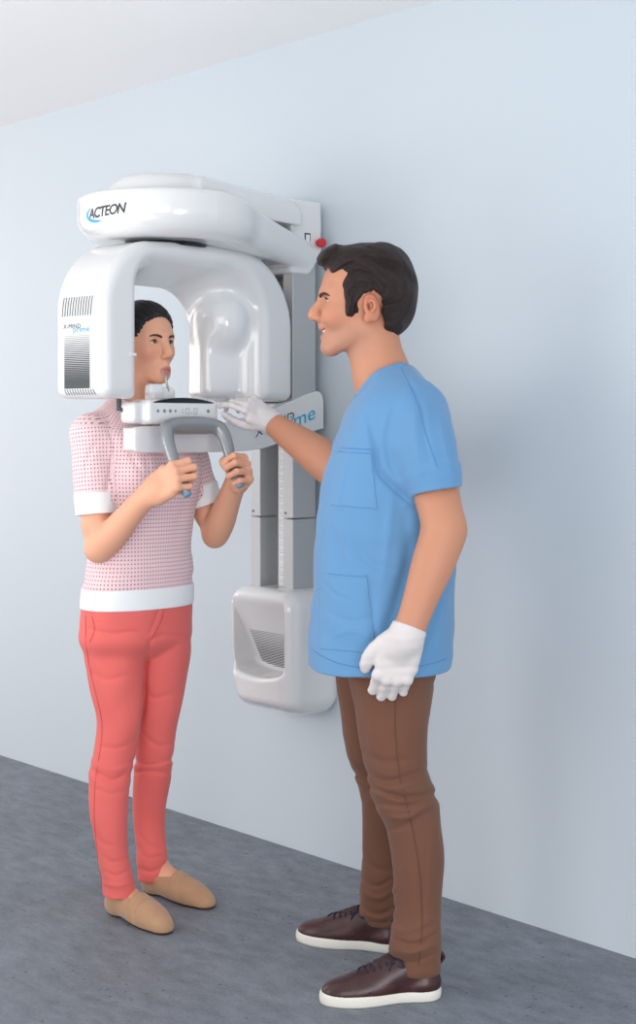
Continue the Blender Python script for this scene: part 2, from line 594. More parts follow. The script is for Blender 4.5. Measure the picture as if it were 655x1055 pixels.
# emergency stop and switch on the column head
bm = bmesh.new(); cyl(bm, (.105, -.048, 1.925), (.119, -.048, 1.925), .011); cyl(bm, (.119, -.048, 1.925), (.134, -.048, 1.925), .0155, .013)
bm_obj('emergency_stop', bm, RED, arm, bevel=.002)
bm = bmesh.new(); bm_box(bm, (.104, -.104, 1.915), (.1095, -.080, 1.953))
sw = bm_obj('switch', bm, INK, arm, bevel=.001)
bm = bmesh.new(); bm_box(bm, (.106, -.100, 1.921), (.1110, -.084, 1.948)); bm_obj('rocker', bm, WHITE2, sw, bevel=.001)

AB = bvh_of(arm)
# word mark on the end of the arm
def face_pt(px, py, v):
    return v2w(V(px, py, v))
RV = Vector((CR, SR, 0)); FV = Vector((-SR, CR, 0))
nrmv = (-FV * 0.94 - RV * 0.34).normalized()
rt = Vector((-nrmv.y, nrmv.x, 0)) ; up = Vector((0, 0, 1))
bm = text_bm('ACTEON', .038, bold=.0009, shear=.25, space=.86, xs=.94)
decal('word_mark', bm, face_pt(109.5, 218, 4.0), rt + Vector((0, 0, .06)), up, INK, arm, AB, sub=1)
bm = bmesh.new()
N = 28; vo, vi = [], []
for i in range(N + 1):
    a = math.radians(118 + 190 * i / N); tt = i / N
    wdt = .0085 * math.sin(PI * min(1, tt * 1.0)) ** .7
    vo.append(bm.verts.new((.040 * math.cos(a), .021 * math.sin(a), 0)))
    vi.append(bm.verts.new(((.040 - wdt) * math.cos(a) + .002, (.021 - wdt) * math.sin(a), 0)))
for i in range(N): bm.faces.new((vo[i], vo[i + 1], vi[i + 1], vi[i]))
decal('crescent_mark', bm, face_pt(94, 220, 4.0), rt, up, CYAN, arm, AB, off=.0009)

# rotating arm (tube head, arch, sensor) ------------------------------
PHI = 50.0
A_V = np.array([-.42, 4.2, 0]); A_W = v2w(A_V)
aw = Vector((CR * math.cos(math.radians(PHI)) - SR * math.sin(math.radians(PHI)),
             SR * math.cos(math.radians(PHI)) + CR * math.sin(math.radians(PHI)), 0))   # from tube head to sensor
nw = Vector((aw.y, -aw.x, 0))                                                      # towards the operator's side
MC = np.stack([np.array(aw), np.array(nw), np.array((0, 0, 1.0))], 1)
S = Sdf().at(np.array([A_W.x, A_W.y, 0]), MC)
MCf = MC.astype(np.float32); AWf = np.array([A_W.x, A_W.y, 0], np.float32)
def rr(px_, pz, x0, x1, z0, z1, rtl, rtr, rb):
    cx, cz = (x0 + x1) / 2, (z0 + z1) / 2
    r = np.where(pz > cz, np.where(px_ < cx, rtl, rtr), rb)
    qx = np.abs(px_ - cx) - (x1 - x0) / 2 + r; qz = np.abs(pz - cz) - (z1 - z0) / 2 + r
    return np.sqrt(np.maximum(qx, 0) ** 2 + np.maximum(qz, 0) ** 2) + np.minimum(np.maximum(qx, qz), 0) - r
def carm(P):
    q = (P - AWf) @ MCf
    s, t, z = q[..., 0], q[..., 1], q[..., 2]
    ztop = 1.879 - .16 * (s - .08) ** 2
    outer = rr(s, z, -.352, .418, 1.432, ztop, .175, .215, .03)
    inner = rr(s, z, -.228, .222 + .52 * t, 1.0, 1.790 + .33 * t, .085, .15, .02)
    d2 = -smin(-outer, inner, .012)
    w_ = .105
    r = .03; a = d2 + r; b = np.abs(t) - w_ + r
    return np.sqrt(np.maximum(a, 0) ** 2 + np.maximum(b, 0) ** 2) - r + np.minimum(np.maximum(a, b), 0)
S.add(carm, *( [np.array([A_W.x, A_W.y, 1.42]) - np.array([.42, .42, 0])] + [np.array([A_W.x, A_W.y, 1.9]) + np.array([.42, .42, 0])] ), 0)
# sensor pod bulging inwards
S.box((.230, -.03, 1.545), (.085, .062, .108), .03, rot=rotm('Z', 20), k=.02)
S.ell((.215, -.014, 1.675), (.085, .092, .098), k=.03)
S.ell((-.25, 0, 1.55), (.03, .08, .1), k=.02) if False else None
carm_o = S.mesh('rotating_arm', .0035, WHITE, machine)
CB = bvh_of(carm_o)
def on_end(px, py):       # point on the outer end of the tube head
    return face_pt(px, py, 3.93)
er, eu = Vector((-aw.y, aw.x, 0)) * -1, Vector((0, 0, 1))     # right, up as seen on the end face (normal = -a)
er = nw.copy()
def endp(t, z): return A_W - aw * .352 + nw * t + Vector((0, 0, z))
bm = bmesh.new()
for i in range(12):
    x = -.058 + i * .0105
    vs = [bm.verts.new(p) for p in ((x - .0022, -.026, 0), (x + .0012, -.026, 0), (x + .0062, .026, 0), (x + .0028, .026, 0))]
    bm.faces.new(vs)
decal('vent_slots', bm, endp(-.008, 1.682), er, eu, DARK, carm_o, CB, sub=2)
bm = bmesh.new(); NL = 30
for i in range(NL):
    t = i / (NL - 1); z = .070 - .14 * t; th = .0008 + .0044 * t ** .75
    vs = [bm.verts.new(p) for p in ((-.052, z - th / 2, 0), (.052, z - th / 2, 0), (.052, z + th / 2, 0), (-.052, z + th / 2, 0))]
    bm.faces.new(vs)
decal('vent_grille', bm, endp(-.006, 1.532), er, eu, DARK, carm_o, CB)
bm = bmesh.new()
for i in range(12):
    x = -.056 + i * .0105
    vs = [bm.verts.new(p) for p in ((x - .0016, .008, 0), (x + .0014, .008, 0), (x + .0044, -.008, 0), (x + .0014, -.008, 0))]
    bm.faces.new(vs)
decal('lower_vent_slots', bm, endp(.0, 1.450), er, eu, DARK, carm_o, CB, sub=3, off=.0012)
decal('model_name', text_bm('X-MIND', .0175, space=1.0, xs=1.15), endp(-.026, 1.628), er, eu, INK, carm_o, CB)
decal('model_name_blue', text_bm('prime', .0235, xs=1.25), endp(.012, 1.619), er, eu, CYAN, carm_o, CB)
# seam line and laser window
def cw(s, t, z): return A_W + aw * s + nw * t + Vector((0, 0, z))
bm = bmesh.new()
bm_box(bm, (-.262, .090, 1.548), (-.240, .108, 1.556)); bm_box(bm, (-.2475, .070, 1.552), (-.244, .100, 1.575))
M4 = Matrix(((aw.x, nw.x, 0, A_W.x), (aw.y, nw.y, 0, A_W.y), (0, 0, 1, 0), (0, 0, 0, 1)))
bmesh.ops.transform(bm, matrix=M4, verts=bm.verts)
bm_obj('laser_window', bm, WHITE2, carm_o, bevel=.001)

# patient support arm -------------------------------------------------
pth = [(-.03, 1.436, 1.350, .085, .115), (-.055, 1.466, 1.346, .085, .115), (-.16, 1.436, 1.322, .085, .118), (-.30, 1.392, 1.290, .09, .128), (-.45, 1.368, 1.284, .10, .15),
       (-.62, 1.360, 1.284, .11, .165), (-.755, 1.358, 1.286, .11, .165), (-.785, 1.352, 1.293, .118, .158)]
P5 = catmull(pth, 5)
bm = bmesh.new(); rings = []
for y, zt, zb, x0, x1 in P5:
    x0b = x0 - .005
    rings.append([bm.verts.new(p) for p in ((x0b, y, zb), (x1, y, zb), (x1, y, zt), (x0b, y, zt))])
for a, b in zip(rings[:-1], rings[1:]):
    for i in range(4): bm.faces.new((a[i], a[(i + 1) % 4], b[(i + 1) % 4], b[i]))
bm.faces.new(rings[0]); bm.faces.new(rings[-1][::-1])
beam = bm_obj('support_arm', bm, WHITE, machine, bevel=.006)
for md in beam.modifiers: md.angle_limit = math.radians(50)
bm = bmesh.new(); bm_box(bm, (-.115, -.165, 1.355), (.086, -.04, 1.43)); bm_obj('carriage', bm, WHITE2, machine, bevel=.008)
BB = bvh_of(beam)
bl = text_bm('X-MIND', .041, xs=1.2)
decal('beam_name', bl, (.14, -.238, 1.362), Vector((0, 1, .32)), Vector((0, 0, 1)), INK, beam, BB)
decal('beam_name_blue', text_bm('prime', .062, bold=.0004, xs=1.3), (.14, -.155, 1.372), Vector((0, 1, .32)), Vector((0, 0, 1)), CYAN, beam, BB)

# control panel
S = Sdf()
S.box((.158, -.64, 1.398), (.042, .125, .034), .014)
S.box((.150, -.752, 1.395), (.032, .05, .03), .014, k=.01)
panel = S.mesh('control_panel', .003, WHITE, machine)
PBV = bvh_of(panel)
bm = bmesh.new(); Npt = 16
lo_, hi_ = [], []
for i in range(Npt + 1):
    y = -.105 + .21 * i / Npt; hgt = .013 * (1 - (y / .107) ** 2)
    lo_.append((y, -.002)); hi_.append((y, hgt))
bm_prism(bm, [(y - .64, z + 1.424) for y, z in lo_ + hi_[::-1]], .12, .2015, 'x')
bm_obj('display_glass', bm, BLACK, panel, bevel=.0015)
for y, r in ((-.09, .0045), (-.068, .0052), (-.048, .0052), (-.03, .004), (.085, .0055)):
    bm = bmesh.new(); bmesh.ops.create_circle(bm, cap_ends=True, radius=r, segments=14, matrix=Matrix.Translation((y, .0, 0)))
    decal('button', bm, (.21, -.64, 1.400), (0, 1, 0), (0, 0, 1), GREY, panel, PBV)
bm = bmesh.new()
def qd(x0, y0, x1, y1):
    vs = [bm.verts.new(p) for p in ((x0, y0, 0), (x1, y0, 0), (x1, y1, 0), (x0, y1, 0))]; bm.faces.new(vs)
for y in (.012, .04):     # small outline symbols
    h = .008; q = .006; t = .0014
    qd(y - q, -h, y + q, -h + t); qd(y - q, h - t, y + q, h); qd(y - q, -h, y - q + t, h); qd(y + q - t, -h, y + q, h)
qd(-.012, -.005, .0, -.0035); qd(-.009, .003, -.002, .0045); qd(.022, -.006, .028, -.0045)
qd(-.02, -.022, .006, -.018)
decal('panel_symbols', bm, (.21, -.64, 1.400), (0, 1, 0), (0, 0, 1), GREY, panel, PBV)

# chin rest and bite rod
S = Sdf()
S.box((.118, -.662, 1.445), (.022, .042, .022), .012)
S.box((.126, -.69, 1.462), (.014, .022, .014), .008, k=.012)
S.mesh('chin_rest', .0025, WHITE2, machine)
BITE = mat('clear_plastic', (226, 214, 214), 0.15)
BITE.node_tree.nodes['Principled BSDF'].inputs['Transmission Weight'].default_value = .6
bm = bmesh.new(); cyl(bm, (.138, -.648, 1.455), (.126, -.652, 1.508), .0035, .003, 12); cyl(bm, (.126, -.652, 1.506), (.112, -.655, 1.511), .0032, .003, 12)
bm_obj('bite_rod', bm, BITE, machine)
bm = bmesh.new(); cyl(bm, (.12, -.803, 1.40), (.12, -.803, 1.436), .007); cyl(bm, (.12, -.803, 1.408), (.135, -.80, 1.40), .006)
bm_obj('temple_clamp_knob', bm, DARK, machine, bevel=.001)

# grab handle
S = Sdf()
GL = [(.195, -.735, 1.352), (.235, -.742, 1.335), (.289, -.742, 1.262), (.335, -.738, 1.185)]      # near grip
GR = [(.195, -.55, 1.352), (.235, -.545, 1.335), (.279, -.538, 1.27), (.311, -.535, 1.203)]     # far grip
U = [GL[3], GL[2], (.250, -.738, 1.334), (.232, -.712, 1.357), (.226, -.63, 1.363), (.232, -.56, 1.357), (.250, -.540, 1.334), GR[2], GR[3]]
S.chain(U, [.013, .0145, .0185, .0205, .021, .0205, .0185, .0145, .013], k=.004, sub=6)
S.box((.195, -.635, 1.352), (.03, .06, .014), .01, k=.02)
handle = S.mesh('grab_handle', .0025, GREYM, machine)
for g in (GL, GR):
    bm = bmesh.new(); d = (Vector(g[3]) - Vector(g[2])).normalized()
    cyl(bm, Vector(g[3]) + d * .004, Vector(g[3]) + d * .016, .0125, .0105)
    bm_obj('end_cap', bm, mat('blue_grey_cap', (112, 150, 168), .4), handle, bevel=.002)

# ================================================================== PEOPLE: shared builders
EPS = 1e-6


def head_sdf(S, o, M, s=1.0, man=False, mouth=0.0, smile=0.0, lb=0.0, md=0.0, nd=0.0, ed=0.0):
    """o = point between the eyes' height and the ears; axes: x face, y left, z up"""
    S.at(o, M, s)
    S.ell((-.012, 0, .032), (.098, .0745, .086))
    S.ell((.026, 0, .012), (.066, .066, .088), k=.03)
    S.ell((.030, 0, -.048), (.056, .0575 if man else .053, .052), k=.03)
    if man:
        S.cone((-.002, .046, -.062), (.07, .018, -.098), .014, .013, .03)
        S.cone((-.002, -.046, -.062), (.07, -.018, -.098), .014, .013, .03)
    else:
        S.cone((-.002, .040, -.058), (.068, .012, -.096), .013, .012, .03)
        S.cone((-.002, -.040, -.058), (.068, -.012, -.096), .013, .012, .03)
    S.ell((.078 - lb * .4, 0, -.099), (.016, .019 if man else .015, .014), k=.022)           # chin
    for q in (-1, 1):
        S.ell((.060, q * (.044 if man else .040), -.024), (.019, .017, .017), k=.028)                 # cheekbone
        S.cone((.088, q * .012, .019), (.070, q * .046, .019), .010, .009, .016)   # brow
        S.ell((.100, q * .031, .001), (.017, .017, .0125), k=.016, mode='s')      # socket
        S.sph((.0735, q * .031, .0), .0143, k=.004)                               # lids
        if smile: S.ell((.070, q * .038, -.034), (.022, .016, .018), k=.022)
    # eye opening (almond)
    for q in (-1, 1):
        oc = S.pt((.0735, q * .031, .0)).astype(np.float32); Mf = S.M.astype(np.float32); sc_ = S.s

        def al(P, oc=oc, q=q):
            p = ((P - oc) @ Mf) / sc_
            y = p[..., 1] * q + .0015; z = p[..., 2]
            h = .0058 * (1 - (y / .0145) ** 2); lo = -.0046 * (1 - (y / .0145) ** 2)
            d = np.maximum(z - h, lo - z) * .9
            r = np.sqrt((p ** 2).sum(-1))
            return np.maximum(d, np.maximum(.0118 - r, -p[..., 0])) * sc_
        S.add(al, oc - .02, oc + .02, .001, 's')
    # nose
    S.chain([(.086, 0, .012), (.095, 0, -.008 + nd * .3), (.1055, 0, -.026 + nd * .7), (.1115, 0, -.036 + nd)], [.0075, .0068, .0072, .0080], k=.013, sub=3)
    for q in (-1, 1):
        S.ell((.0985, q * .0108, -.0425 + nd), (.0105, .0060, .0068), k=.007)
        S.ell((.1035, q * .0062, -.0500 + nd), (.0048, .0032, .004), k=.003, mode='s')
    S.cone((.097, 0, -.048 + nd), (.095, 0, -.060 + md), .0042, .004, .008)
    # mouth
    S.ell((.080 - lb, 0, -.070 + md), (.0195, .026, .022), k=.018)
    op = mouth
    ul, ll = -.0665 + md, -.0775 - op + md
    w = .0215 + .005 * smile
    cz = -.0715 - op * .4 + .006 * smile + md
    S.chain([(.082 - .006 * smile, w, cz), (.0945 - lb, .012, ul - .0003), (.0985 - lb, .004, ul + .0012), (.0978 - lb, 0, ul + .0004), (.0985 - lb, -.004, ul + .0012), (.0945 - lb, -.012, ul - .0003), (.082 - .006 * smile, -w, cz)],
            [.002, .0036, .0041, .0038, .0041, .0036, .002], k=.004, sub=3)
    S.chain([(.082 - .006 * smile, w, cz), (.093 - lb - op * .3, .011, ll), (.0962 - lb - op * .3, 0, ll - .001), (.093 - lb - op * .3, -.011, ll), (.082 - .006 * smile, -w, cz)],
            [.002, .0042, .0050, .0042, .002], k=.004, sub=3)
    mz = (ul + ll) / 2 + .0005
    g = .0008 + op * .45 + smile * .0016
    gx = lb * 1.35
    S.chain([(.086 - lb * .3, w - .002, cz), (.098 - gx, .010, mz), (.103 - gx, 0, mz), (.098 - gx, -.010, mz), (.086 - lb * .3, -w + .002, cz)], [.001 + .0024 * smile, g * .85, g * .9, g * .85, .001 + .0024 * smile], k=.0015, sub=3, mode='s')
    # ears
    for q in (-1, 1):
        rr_ = rotm('Y', 12) @ rotm('Z', q * 22)
        S.ell((-.010, q * .079, -.004 + ed), (.0185, .006, .030), rot=rr_, k=.004)
        S.ell((-.010, q * .0855, .001 + ed), (.0115, .006, .0195), rot=rr_, k=.003, mode='s')
        S.chain([(.001, q * .0795, .006 + ed), (-.012, q * .084, .010 + ed), (-.016, q * .085, -.004 + ed), (-.008, q * .083, -.016 + ed)], [.0022, .0026, .0028, .0022], k=.003, sub=3)
        S.ell((-.001, q * .0805, -.004 + ed), (.006, .005, .007), k=.003, mode='s')
        S.ell((.004, q * .079, -.006 + ed), (.0035, .0045, .006), k=.003)
        S.ell((-.002, q * .079, -.027 + ed), (.0085, .0055, .010), rot=rr_, k=.005)
    return dict(lip=[(ul, .0055), (ll, .0062)], w=w, cz=cz, mz=mz, nd=nd, xm=.0965 if man else .0905)


def to_local(V_, o, M, s): return (V_ - np.asarray(o)) @ M / s


def g2(d2, s): return np.exp(-d2 / (s * s))


def sst(e0, e1, x):
    t = np.clip((x - e0) / (e1 - e0), 0, 1); return t * t * (3 - 2 * t)


def skin_tint(skin, red, o, M, s, info, lip=(176, 84, 84), beard=None, blush=.5, lash=False, hairroot=None):
    skin, red, lipc = np.array(lin(skin)), np.array(lin(red)), np.array(lin(lip))

    def fn(P):
        c = np.tile(skin, (len(P), 1))
        q = to_local(P, o, M, s); x, y, z = q[:, 0], q[:, 1], q[:, 2]; ay = np.abs(y)
        face = (x > .02) & (x < .13) & (ay < .09) & (z > -.12) & (z < .13)
        def mixc(c, col, a): return c * (1 - a[:, None]) + np.asarray(col) * a[:, None]
        a = blush * g2((x - .07) ** 2 + (ay - .043) ** 2 + (z + .033) ** 2, .022) * face
        a = np.maximum(a, blush * .8 * g2((x - .112) ** 2 + y ** 2 + (z + .04) ** 2, .012) * face)
        c = mixc(c, red, a)
        if beard is not None:
            b = face & (z < -.035)
            jl = -.055 - .35 * np.clip(x, 0, .1)
            a = .38 * sst(-.040, -.062, z + .25 * np.clip(.05 - x, 0, 1)) * sst(-.03, .03, x) * sst(-.135, -.105, z)
            c = mixc(c, lin(beard), a)
        # lips
        w = info['w']
        (u, ur), (l, lr) = info['lip']
        yy = np.clip(ay / w, 0, 1)
        ztop = u + .0058 - .0115 * yy ** 1.6 * .75 - .0012 * (ay < .002)
        zbot = l - .0072 + (.0072 + (info['cz'] - l)) * yy ** 1.8
        m = sst(.0012, -.0012, z - ztop) * sst(-.0012, .0012, z - zbot) * sst(w + .001, w - .002, ay) * (x > .07) * (x < .12)
        c = mixc(c, lipc, m * .7)
        m = sst(.0030, .0010, np.abs(z - info['mz'] - (info['cz'] - info['mz']) * yy ** 2)) * sst(w, w - .004, ay) * sst(info['xm'], info['xm'] - .0035, x) * (x > .07)
        c = mixc(c, lin((88, 40, 38)), m * .75)
        c = mixc(c, red, .35 * sst(.068, .078, ay) * (x < .03) * (x > -.05) * (z > -.06) * (z < .04))
        # nostrils
        a = g2((x - .1035) ** 2 + (ay - .0066) ** 2 + (z + .0515 - info['nd']) ** 2, .0036)
        c = mixc(c, lin((84, 36, 30)), np.clip(a * 1.1, 0, .9))
        if lash:
            yl = ay - .031 + .0015; h = .0058 * (1 - (yl / .0145) ** 2)
            m = (np.abs(z - h - .0006) < .0016) & (np.abs(yl) < .0145) & (x > .06) & (x < .1)
            c = mixc(c, lin((40, 26, 22)), m * .85)
            hl = -.0046 * (1 - (yl / .0145) ** 2)
            m = (np.abs(z - hl + .0003) < .001) & (np.abs(yl) < .0145) & (x > .06) & (x < .1)
            c = mixc(c, lin((92, 58, 48)), m * .5)
        return np.column_stack([c, np.ones(len(P))])
    return fn


def hand_sdf(S, o, M, s, curls, thumb, spread=(4, 1, -3, -7), fat=1.0, sp=None):
    """M columns: X to the fingers, Y to the thumb side, Z back of the hand"""
    S.at(o, M, s)
    S.box((.048, .0, -.001), (.044, .037, .0125), .012, k=.012)
    S.chain([(-.01, 0, 0), (.012, 0, 0), (.03, .0, 0)], [.021, .021, .02], k=.016, sub=2, flat=((0, 1, 0), 1.28))
    S.cone((.022, .022, -.008), (.058, .036, -.010), .017, .0125, .014)
    S.cone((.02, -.024, -.006), (.06, -.03, -.005), .013, .011, .012)
    B = [(.090, .029), (.094, .0098), (.090, -.0098), (.081, -.0285)]
    L = [(.043, .026, .020), (.048, .030, .021), (.045, .028, .021), (.035, .021, .019)]
    Rr = [(.0092, .0082, .0074, .0066), (.0095, .0084, .0076, .0068), (.009, .008, .0073, .0064), (.008, .0072, .0065, .0058)]
    fing = []
    for i in range(4):
        c = curls[i] if isinstance(curls[0], (tuple, list)) else curls
        a = math.radians(spread[i] if sp is None else sp[i])
        th = 0; p = np.array([B[i][0], B[i][1], .001]); pts = [p]
        for j in range(3):
            th += math.radians(c[j])
            d = np.array([math.cos(th) * math.cos(a), math.cos(th) * math.sin(a) if j == 0 else math.cos(th) * math.sin(a) * .6, -math.sin(th)])
            p = p + d * L[i][j]; pts.append(p)
        rr_ = [r * fat for r in Rr[i]]
        S.sph(pts[0] + np.array([0, 0, .001]), rr_[0] * 1.08, k=.008)
        for j in range(3):
            S.cone(pts[j], pts[j + 1], rr_[j], rr_[j + 1], .0045 if j == 0 else .0025)
        fing.append(pts)
    S.chain(thumb, [.0145 * fat, .0118 * fat, .0100 * fat, .0080 * fat][:len(thumb)], k=.009, sub=2)
    return fing


FIST_T = [(.018, .024, -.010), (.046, .042, -.024), (.074, .034, -.046), (.092, .016, -.053)]


def poly_sd(x, z, pts):
    """signed distance to a polygon, negative inside"""
    P = np.asarray(pts, np.float32); n = len(P)
    d = np.full(x.shape, 9., np.float32); ins = np.zeros(x.shape, bool)
    for i in range(n):
        a, b = P[i], P[(i + 1) % n]; e = b - a
        wx, wz = x - a[0], z - a[1]
        h = np.clip((wx * e[0] + wz * e[1]) / float(e @ e), 0, 1)
        d = np.minimum(d, (wx - e[0] * h) ** 2 + (wz - e[1] * h) ** 2)
        if a[1] != b[1]:
            c = ((a[1] > z) != (b[1] > z)) & (x < (b[0] - a[0]) * (z - a[1]) / (b[1] - a[1]) + a[0])
            ins ^= c
    d = np.sqrt(d)
    return np.where(ins, -d, d)


def clip_poly(S, o, M, s, pts, k=.006, plane='xz', wob=0.0):
    of, Mf = np.asarray(o, np.float32), np.asarray(M, np.float32)
    P2 = catmull(list(pts) + [pts[0]], 4)[:-1] if wob >= 0 else np.array(pts)
    P2 = [(a, b) for a, b in P2]
    i0, i1 = {'xz': (0, 2), 'yz': (1, 2), 'xy': (0, 1)}[plane]

    def fn(P):
        q = ((P - of) @ Mf) / s
        a, b = q[..., i0], q[..., i1]
        if wob > 0: b = b + wob * np.sin(a * 260 + 9 * q[..., 1] * 20) + wob * np.sin(a * 610)
        return poly_sd(a, b, P2) * s
    S.ops.append((fn, np.full(3, -99.), np.full(3, 99.), k, 'i'))


def eye_mesh(name, c, fwd, r, parent, origin, iris):
    bm = bmesh.new()
    bmesh.ops.create_uvsphere(bm, u_segments=32, v_segments=24, radius=r)
    fwd = Vector(fwd).normalized()
    bmesh.ops.rotate(bm, cent=(0, 0, 0), matrix=fwd.to_track_quat('Z', 'Y').to_matrix(), verts=bm.verts)
    me = bpy.data.meshes.new(name)
    cos = np.array([list(v.co) for v in bm.verts])
    bmesh.ops.translate(bm, vec=Vector(np.asarray(c) - np.asarray(origin)), verts=bm.verts)
    bm.to_mesh(me); bm.free(); me.shade_smooth()
    t = cos @ np.array(fwd) / r
    ang = np.degrees(np.arccos(np.clip(t, -1, 1)))
    col = np.tile(np.array(lin((206, 196, 192))), (len(cos), 1))
    col[ang < 27] = lin(iris); col[ang < 12] = lin((10, 8, 8))
    at = me.attributes.new('tint', 'FLOAT_COLOR', 'POINT')
    at.data.foreach_set('color', np.column_stack([col, np.ones(len(col))]).astype(np.float32).ravel())
    return link(name, me, parent, EYE)


EYE = tint_base(mat('eye', (230, 225, 220), .08, coat=.8))
SKIN = tint_base(mat('skin', (222, 170, 145), .5, spec=.35, sss=.12, bump=(420, .12, .0006)))
HAIR_B = mat('black_hair', (30, 27, 30), .42, spec=.35)
HAIR_M = mat('dark_brown_hair', (38, 26, 25), .45, spec=.3)
LOCK_M = mat('brown_locks', (56, 37, 33), .38, spec=.5, vary=(60, .6)); LOCK_B = mat('black_locks', (34, 29, 32), .34, spec=.5, vary=(60, .4))
BROW_M = mat('brow_hair', (52, 36, 30), .7)


def brows(name, o, M, s, pts, rad, m, parent, origin, vox=.0014, q=1):
    S = Sdf()
    for q in (q,):
        S.at(o, M, s).chain([(a, b * q, c) for a, b, c in pts], rad, k=.001, sub=3)
    return S.mesh(name, vox * s, m, parent, origin)


def foldwave(P, k, warp=1.0, seed=0.0):
    x, y, z = P[..., 0], P[..., 1], P[..., 2]
    return np.sin(k * z + warp * (np.sin(11 * x + seed) * 1.9 + np.sin(13 * y + 2 * seed) * 1.7) + 1.3 * np.sin(.45 * k * z + 7 * x + seed))


def lashes(o, M, s, m, parent, origin, lo=True, q=1):
    S = Sdf().at(o, M, s)
    for q in (q,):
        up, dn = [], []
        for i in range(7):
            yl = -.0135 + .027 * i / 6
            h = .0058 * (1 - (yl / .0145) ** 2) + .0003; l = -.0046 * (1 - (yl / .0145) ** 2) - .0002
            for z, arr, e in ((h, up, .0006), (l, dn, .0000)):
                y = (yl - .0015); x = math.sqrt(max(.0143 ** 2 - y * y - z * z, 1e-8)) + e
                arr.append((.0735 + x, q * (.031 + y), z))
        S.chain(up, [.0006, .0010, .0013, .0015, .0017, .0017, .0010], sub=2)
        if lo: S.chain(dn, [.0003] * 2 + [.0004] * 3 + [.0005] * 2, sub=2)
    return S.mesh('eyelash', .0009, m, parent, origin)


def strand_hair(m, rough=.38):
    """fine strands from the mesh attribute 'strand' (two coordinates constant along a hair, one running with it)"""
    n, l = nodes_of(m); b = n['Principled BSDF']
    a = n.new('ShaderNodeAttribute'); a.attribute_name = 'strand'
    t = n.new('ShaderNodeTexNoise'); t.inputs['Scale'].default_value = 1.0; t.inputs['Detail'].default_value = 4
    l.new(a.outputs['Vector'], t.inputs[0])
    bp = n.new('ShaderNodeBump'); bp.inputs['Strength'].default_value = .9; bp.inputs['Distance'].default_value = .004
    l.new(t.outputs['Fac'], bp.inputs['Height']); l.new(bp.outputs[0], b.inputs['Normal'])
    r = n.new('ShaderNodeMapRange'); r.inputs[1].default_value = .35; r.inputs[2].default_value = .7; r.inputs[3].default_value = .45; r.inputs[4].default_value = 1.7
    l.new(t.outputs['Fac'], r.inputs[0])
    mx = n.new('ShaderNodeVectorMath'); mx.operation = 'SCALE'; mx.inputs[0].default_value = tuple(b.inputs['Base Color'].default_value)[:3]
    l.new(r.outputs[0], mx.inputs['Scale']); l.new(mx.outputs[0], b.inputs['Base Color'])
    return m


strand_hair(HAIR_B); strand_hair(HAIR_M)
LASH = mat('lash', (34, 26, 26), .6)


def hair_locks(hair, o, M, s, flow, n, length, width, lift, m, root, origin, seed=1, keep=None):
    """thin tapered locks lying on the hair surface, part of the hair"""
    rng = np.random.default_rng(seed)
    me = hair.data; nv = len(me.vertices)
    co = np.empty(nv * 3, np.float32); me.vertices.foreach_get('co', co); co = co.reshape(-1, 3).astype(float) + np.asarray(origin)
    no = np.empty(nv * 3, np.float32); me.vertices.foreach_get('normal', no); no = no.reshape(-1, 3).astype(float)
    from mathutils.kdtree import KDTree
    kd = KDTree(nv)
    for i in range(nv): kd.insert(co[i], i)
    kd.balance()
    bm = bmesh.new(); st = 7
    for i in rng.integers(0, nv, n):
        p = co[i].copy(); q = (p - o) @ M / s
        if keep is not None and not keep(q, no[i]): continue
        L = length * rng.uniform(.55, 1.25); lf = lift * rng.uniform(.2, 1.3); rows = []
        turn = rng.normal(0, .22); j = i
        for k in range(st):
            nn = no[j]; q = (p - o) @ M / s
            d = M @ flow(q); d = d - nn * (d @ nn)
            if np.linalg.norm(d) < 1e-6: break
            d = nrm(d); sd = np.cross(nn, d); d = nrm(d + sd * turn); sd = np.cross(nn, d)
            t = k / (st - 1); wd = width * (.35 + .65 * math.sin(PI * min(1, t * .9 + .1))) * (1 - .75 * t)
            c = co[j] + (p - co[j]) - nn * ((p - co[j]) @ nn) + nn * (.0004 + lf * math.sin(PI * min(t * 1.1, 1)) + .3 * lf * t)
            rows.append((bm.verts.new(c - sd * wd - np.asarray(origin)), bm.verts.new(c + nn * wd * .7 - np.asarray(origin)), bm.verts.new(c + sd * wd - np.asarray(origin))))
            p = p + d * L / st; j = kd.find(p)[1]
        for a, b in zip(rows[:-1], rows[1:]):
            bm.faces.new((a[0], b[0], b[1], a[1])); bm.faces.new((a[1], b[1], b[2], a[2]))
    me2 = bpy.data.meshes.new('locks'); bm.to_mesh(me2); bm.free(); me2.shade_smooth()
    return link('locks', me2, hair, m)

# ================================================================== WOMAN
WR = V(141, 945, 4.12); WR[2] = 0.0
woman = empty('person', v2w(WR), YAW,
              'woman in a pink knit top and coral trousers gripping the machine handles', 'person')
FA = -47.24
f3 = np.array([math.cos(math.radians(FA)), math.sin(math.radians(FA)), 0]); l3 = np.array([-f3[1], f3[0], 0])
th = math.radians(49)
HM = frame((math.sin(th), -math.cos(th), .04), (0, 0, 1)); HO = V(146.5, 355, 4.19); HS = 1.0


def row(py, pxl, pxr, v, asp=1.0):
    c = V((pxl + pxr) / 2, py, v); r = (pxr - pxl) / 2 * v / F_PX
    return (c[2], c[0], c[1], r * asp, r * asp, r)


def trow(py, px, v, rf, rb, rs):
    c = V(px, py, v); return (c[2], c[0], c[1], rf, rb, rs)


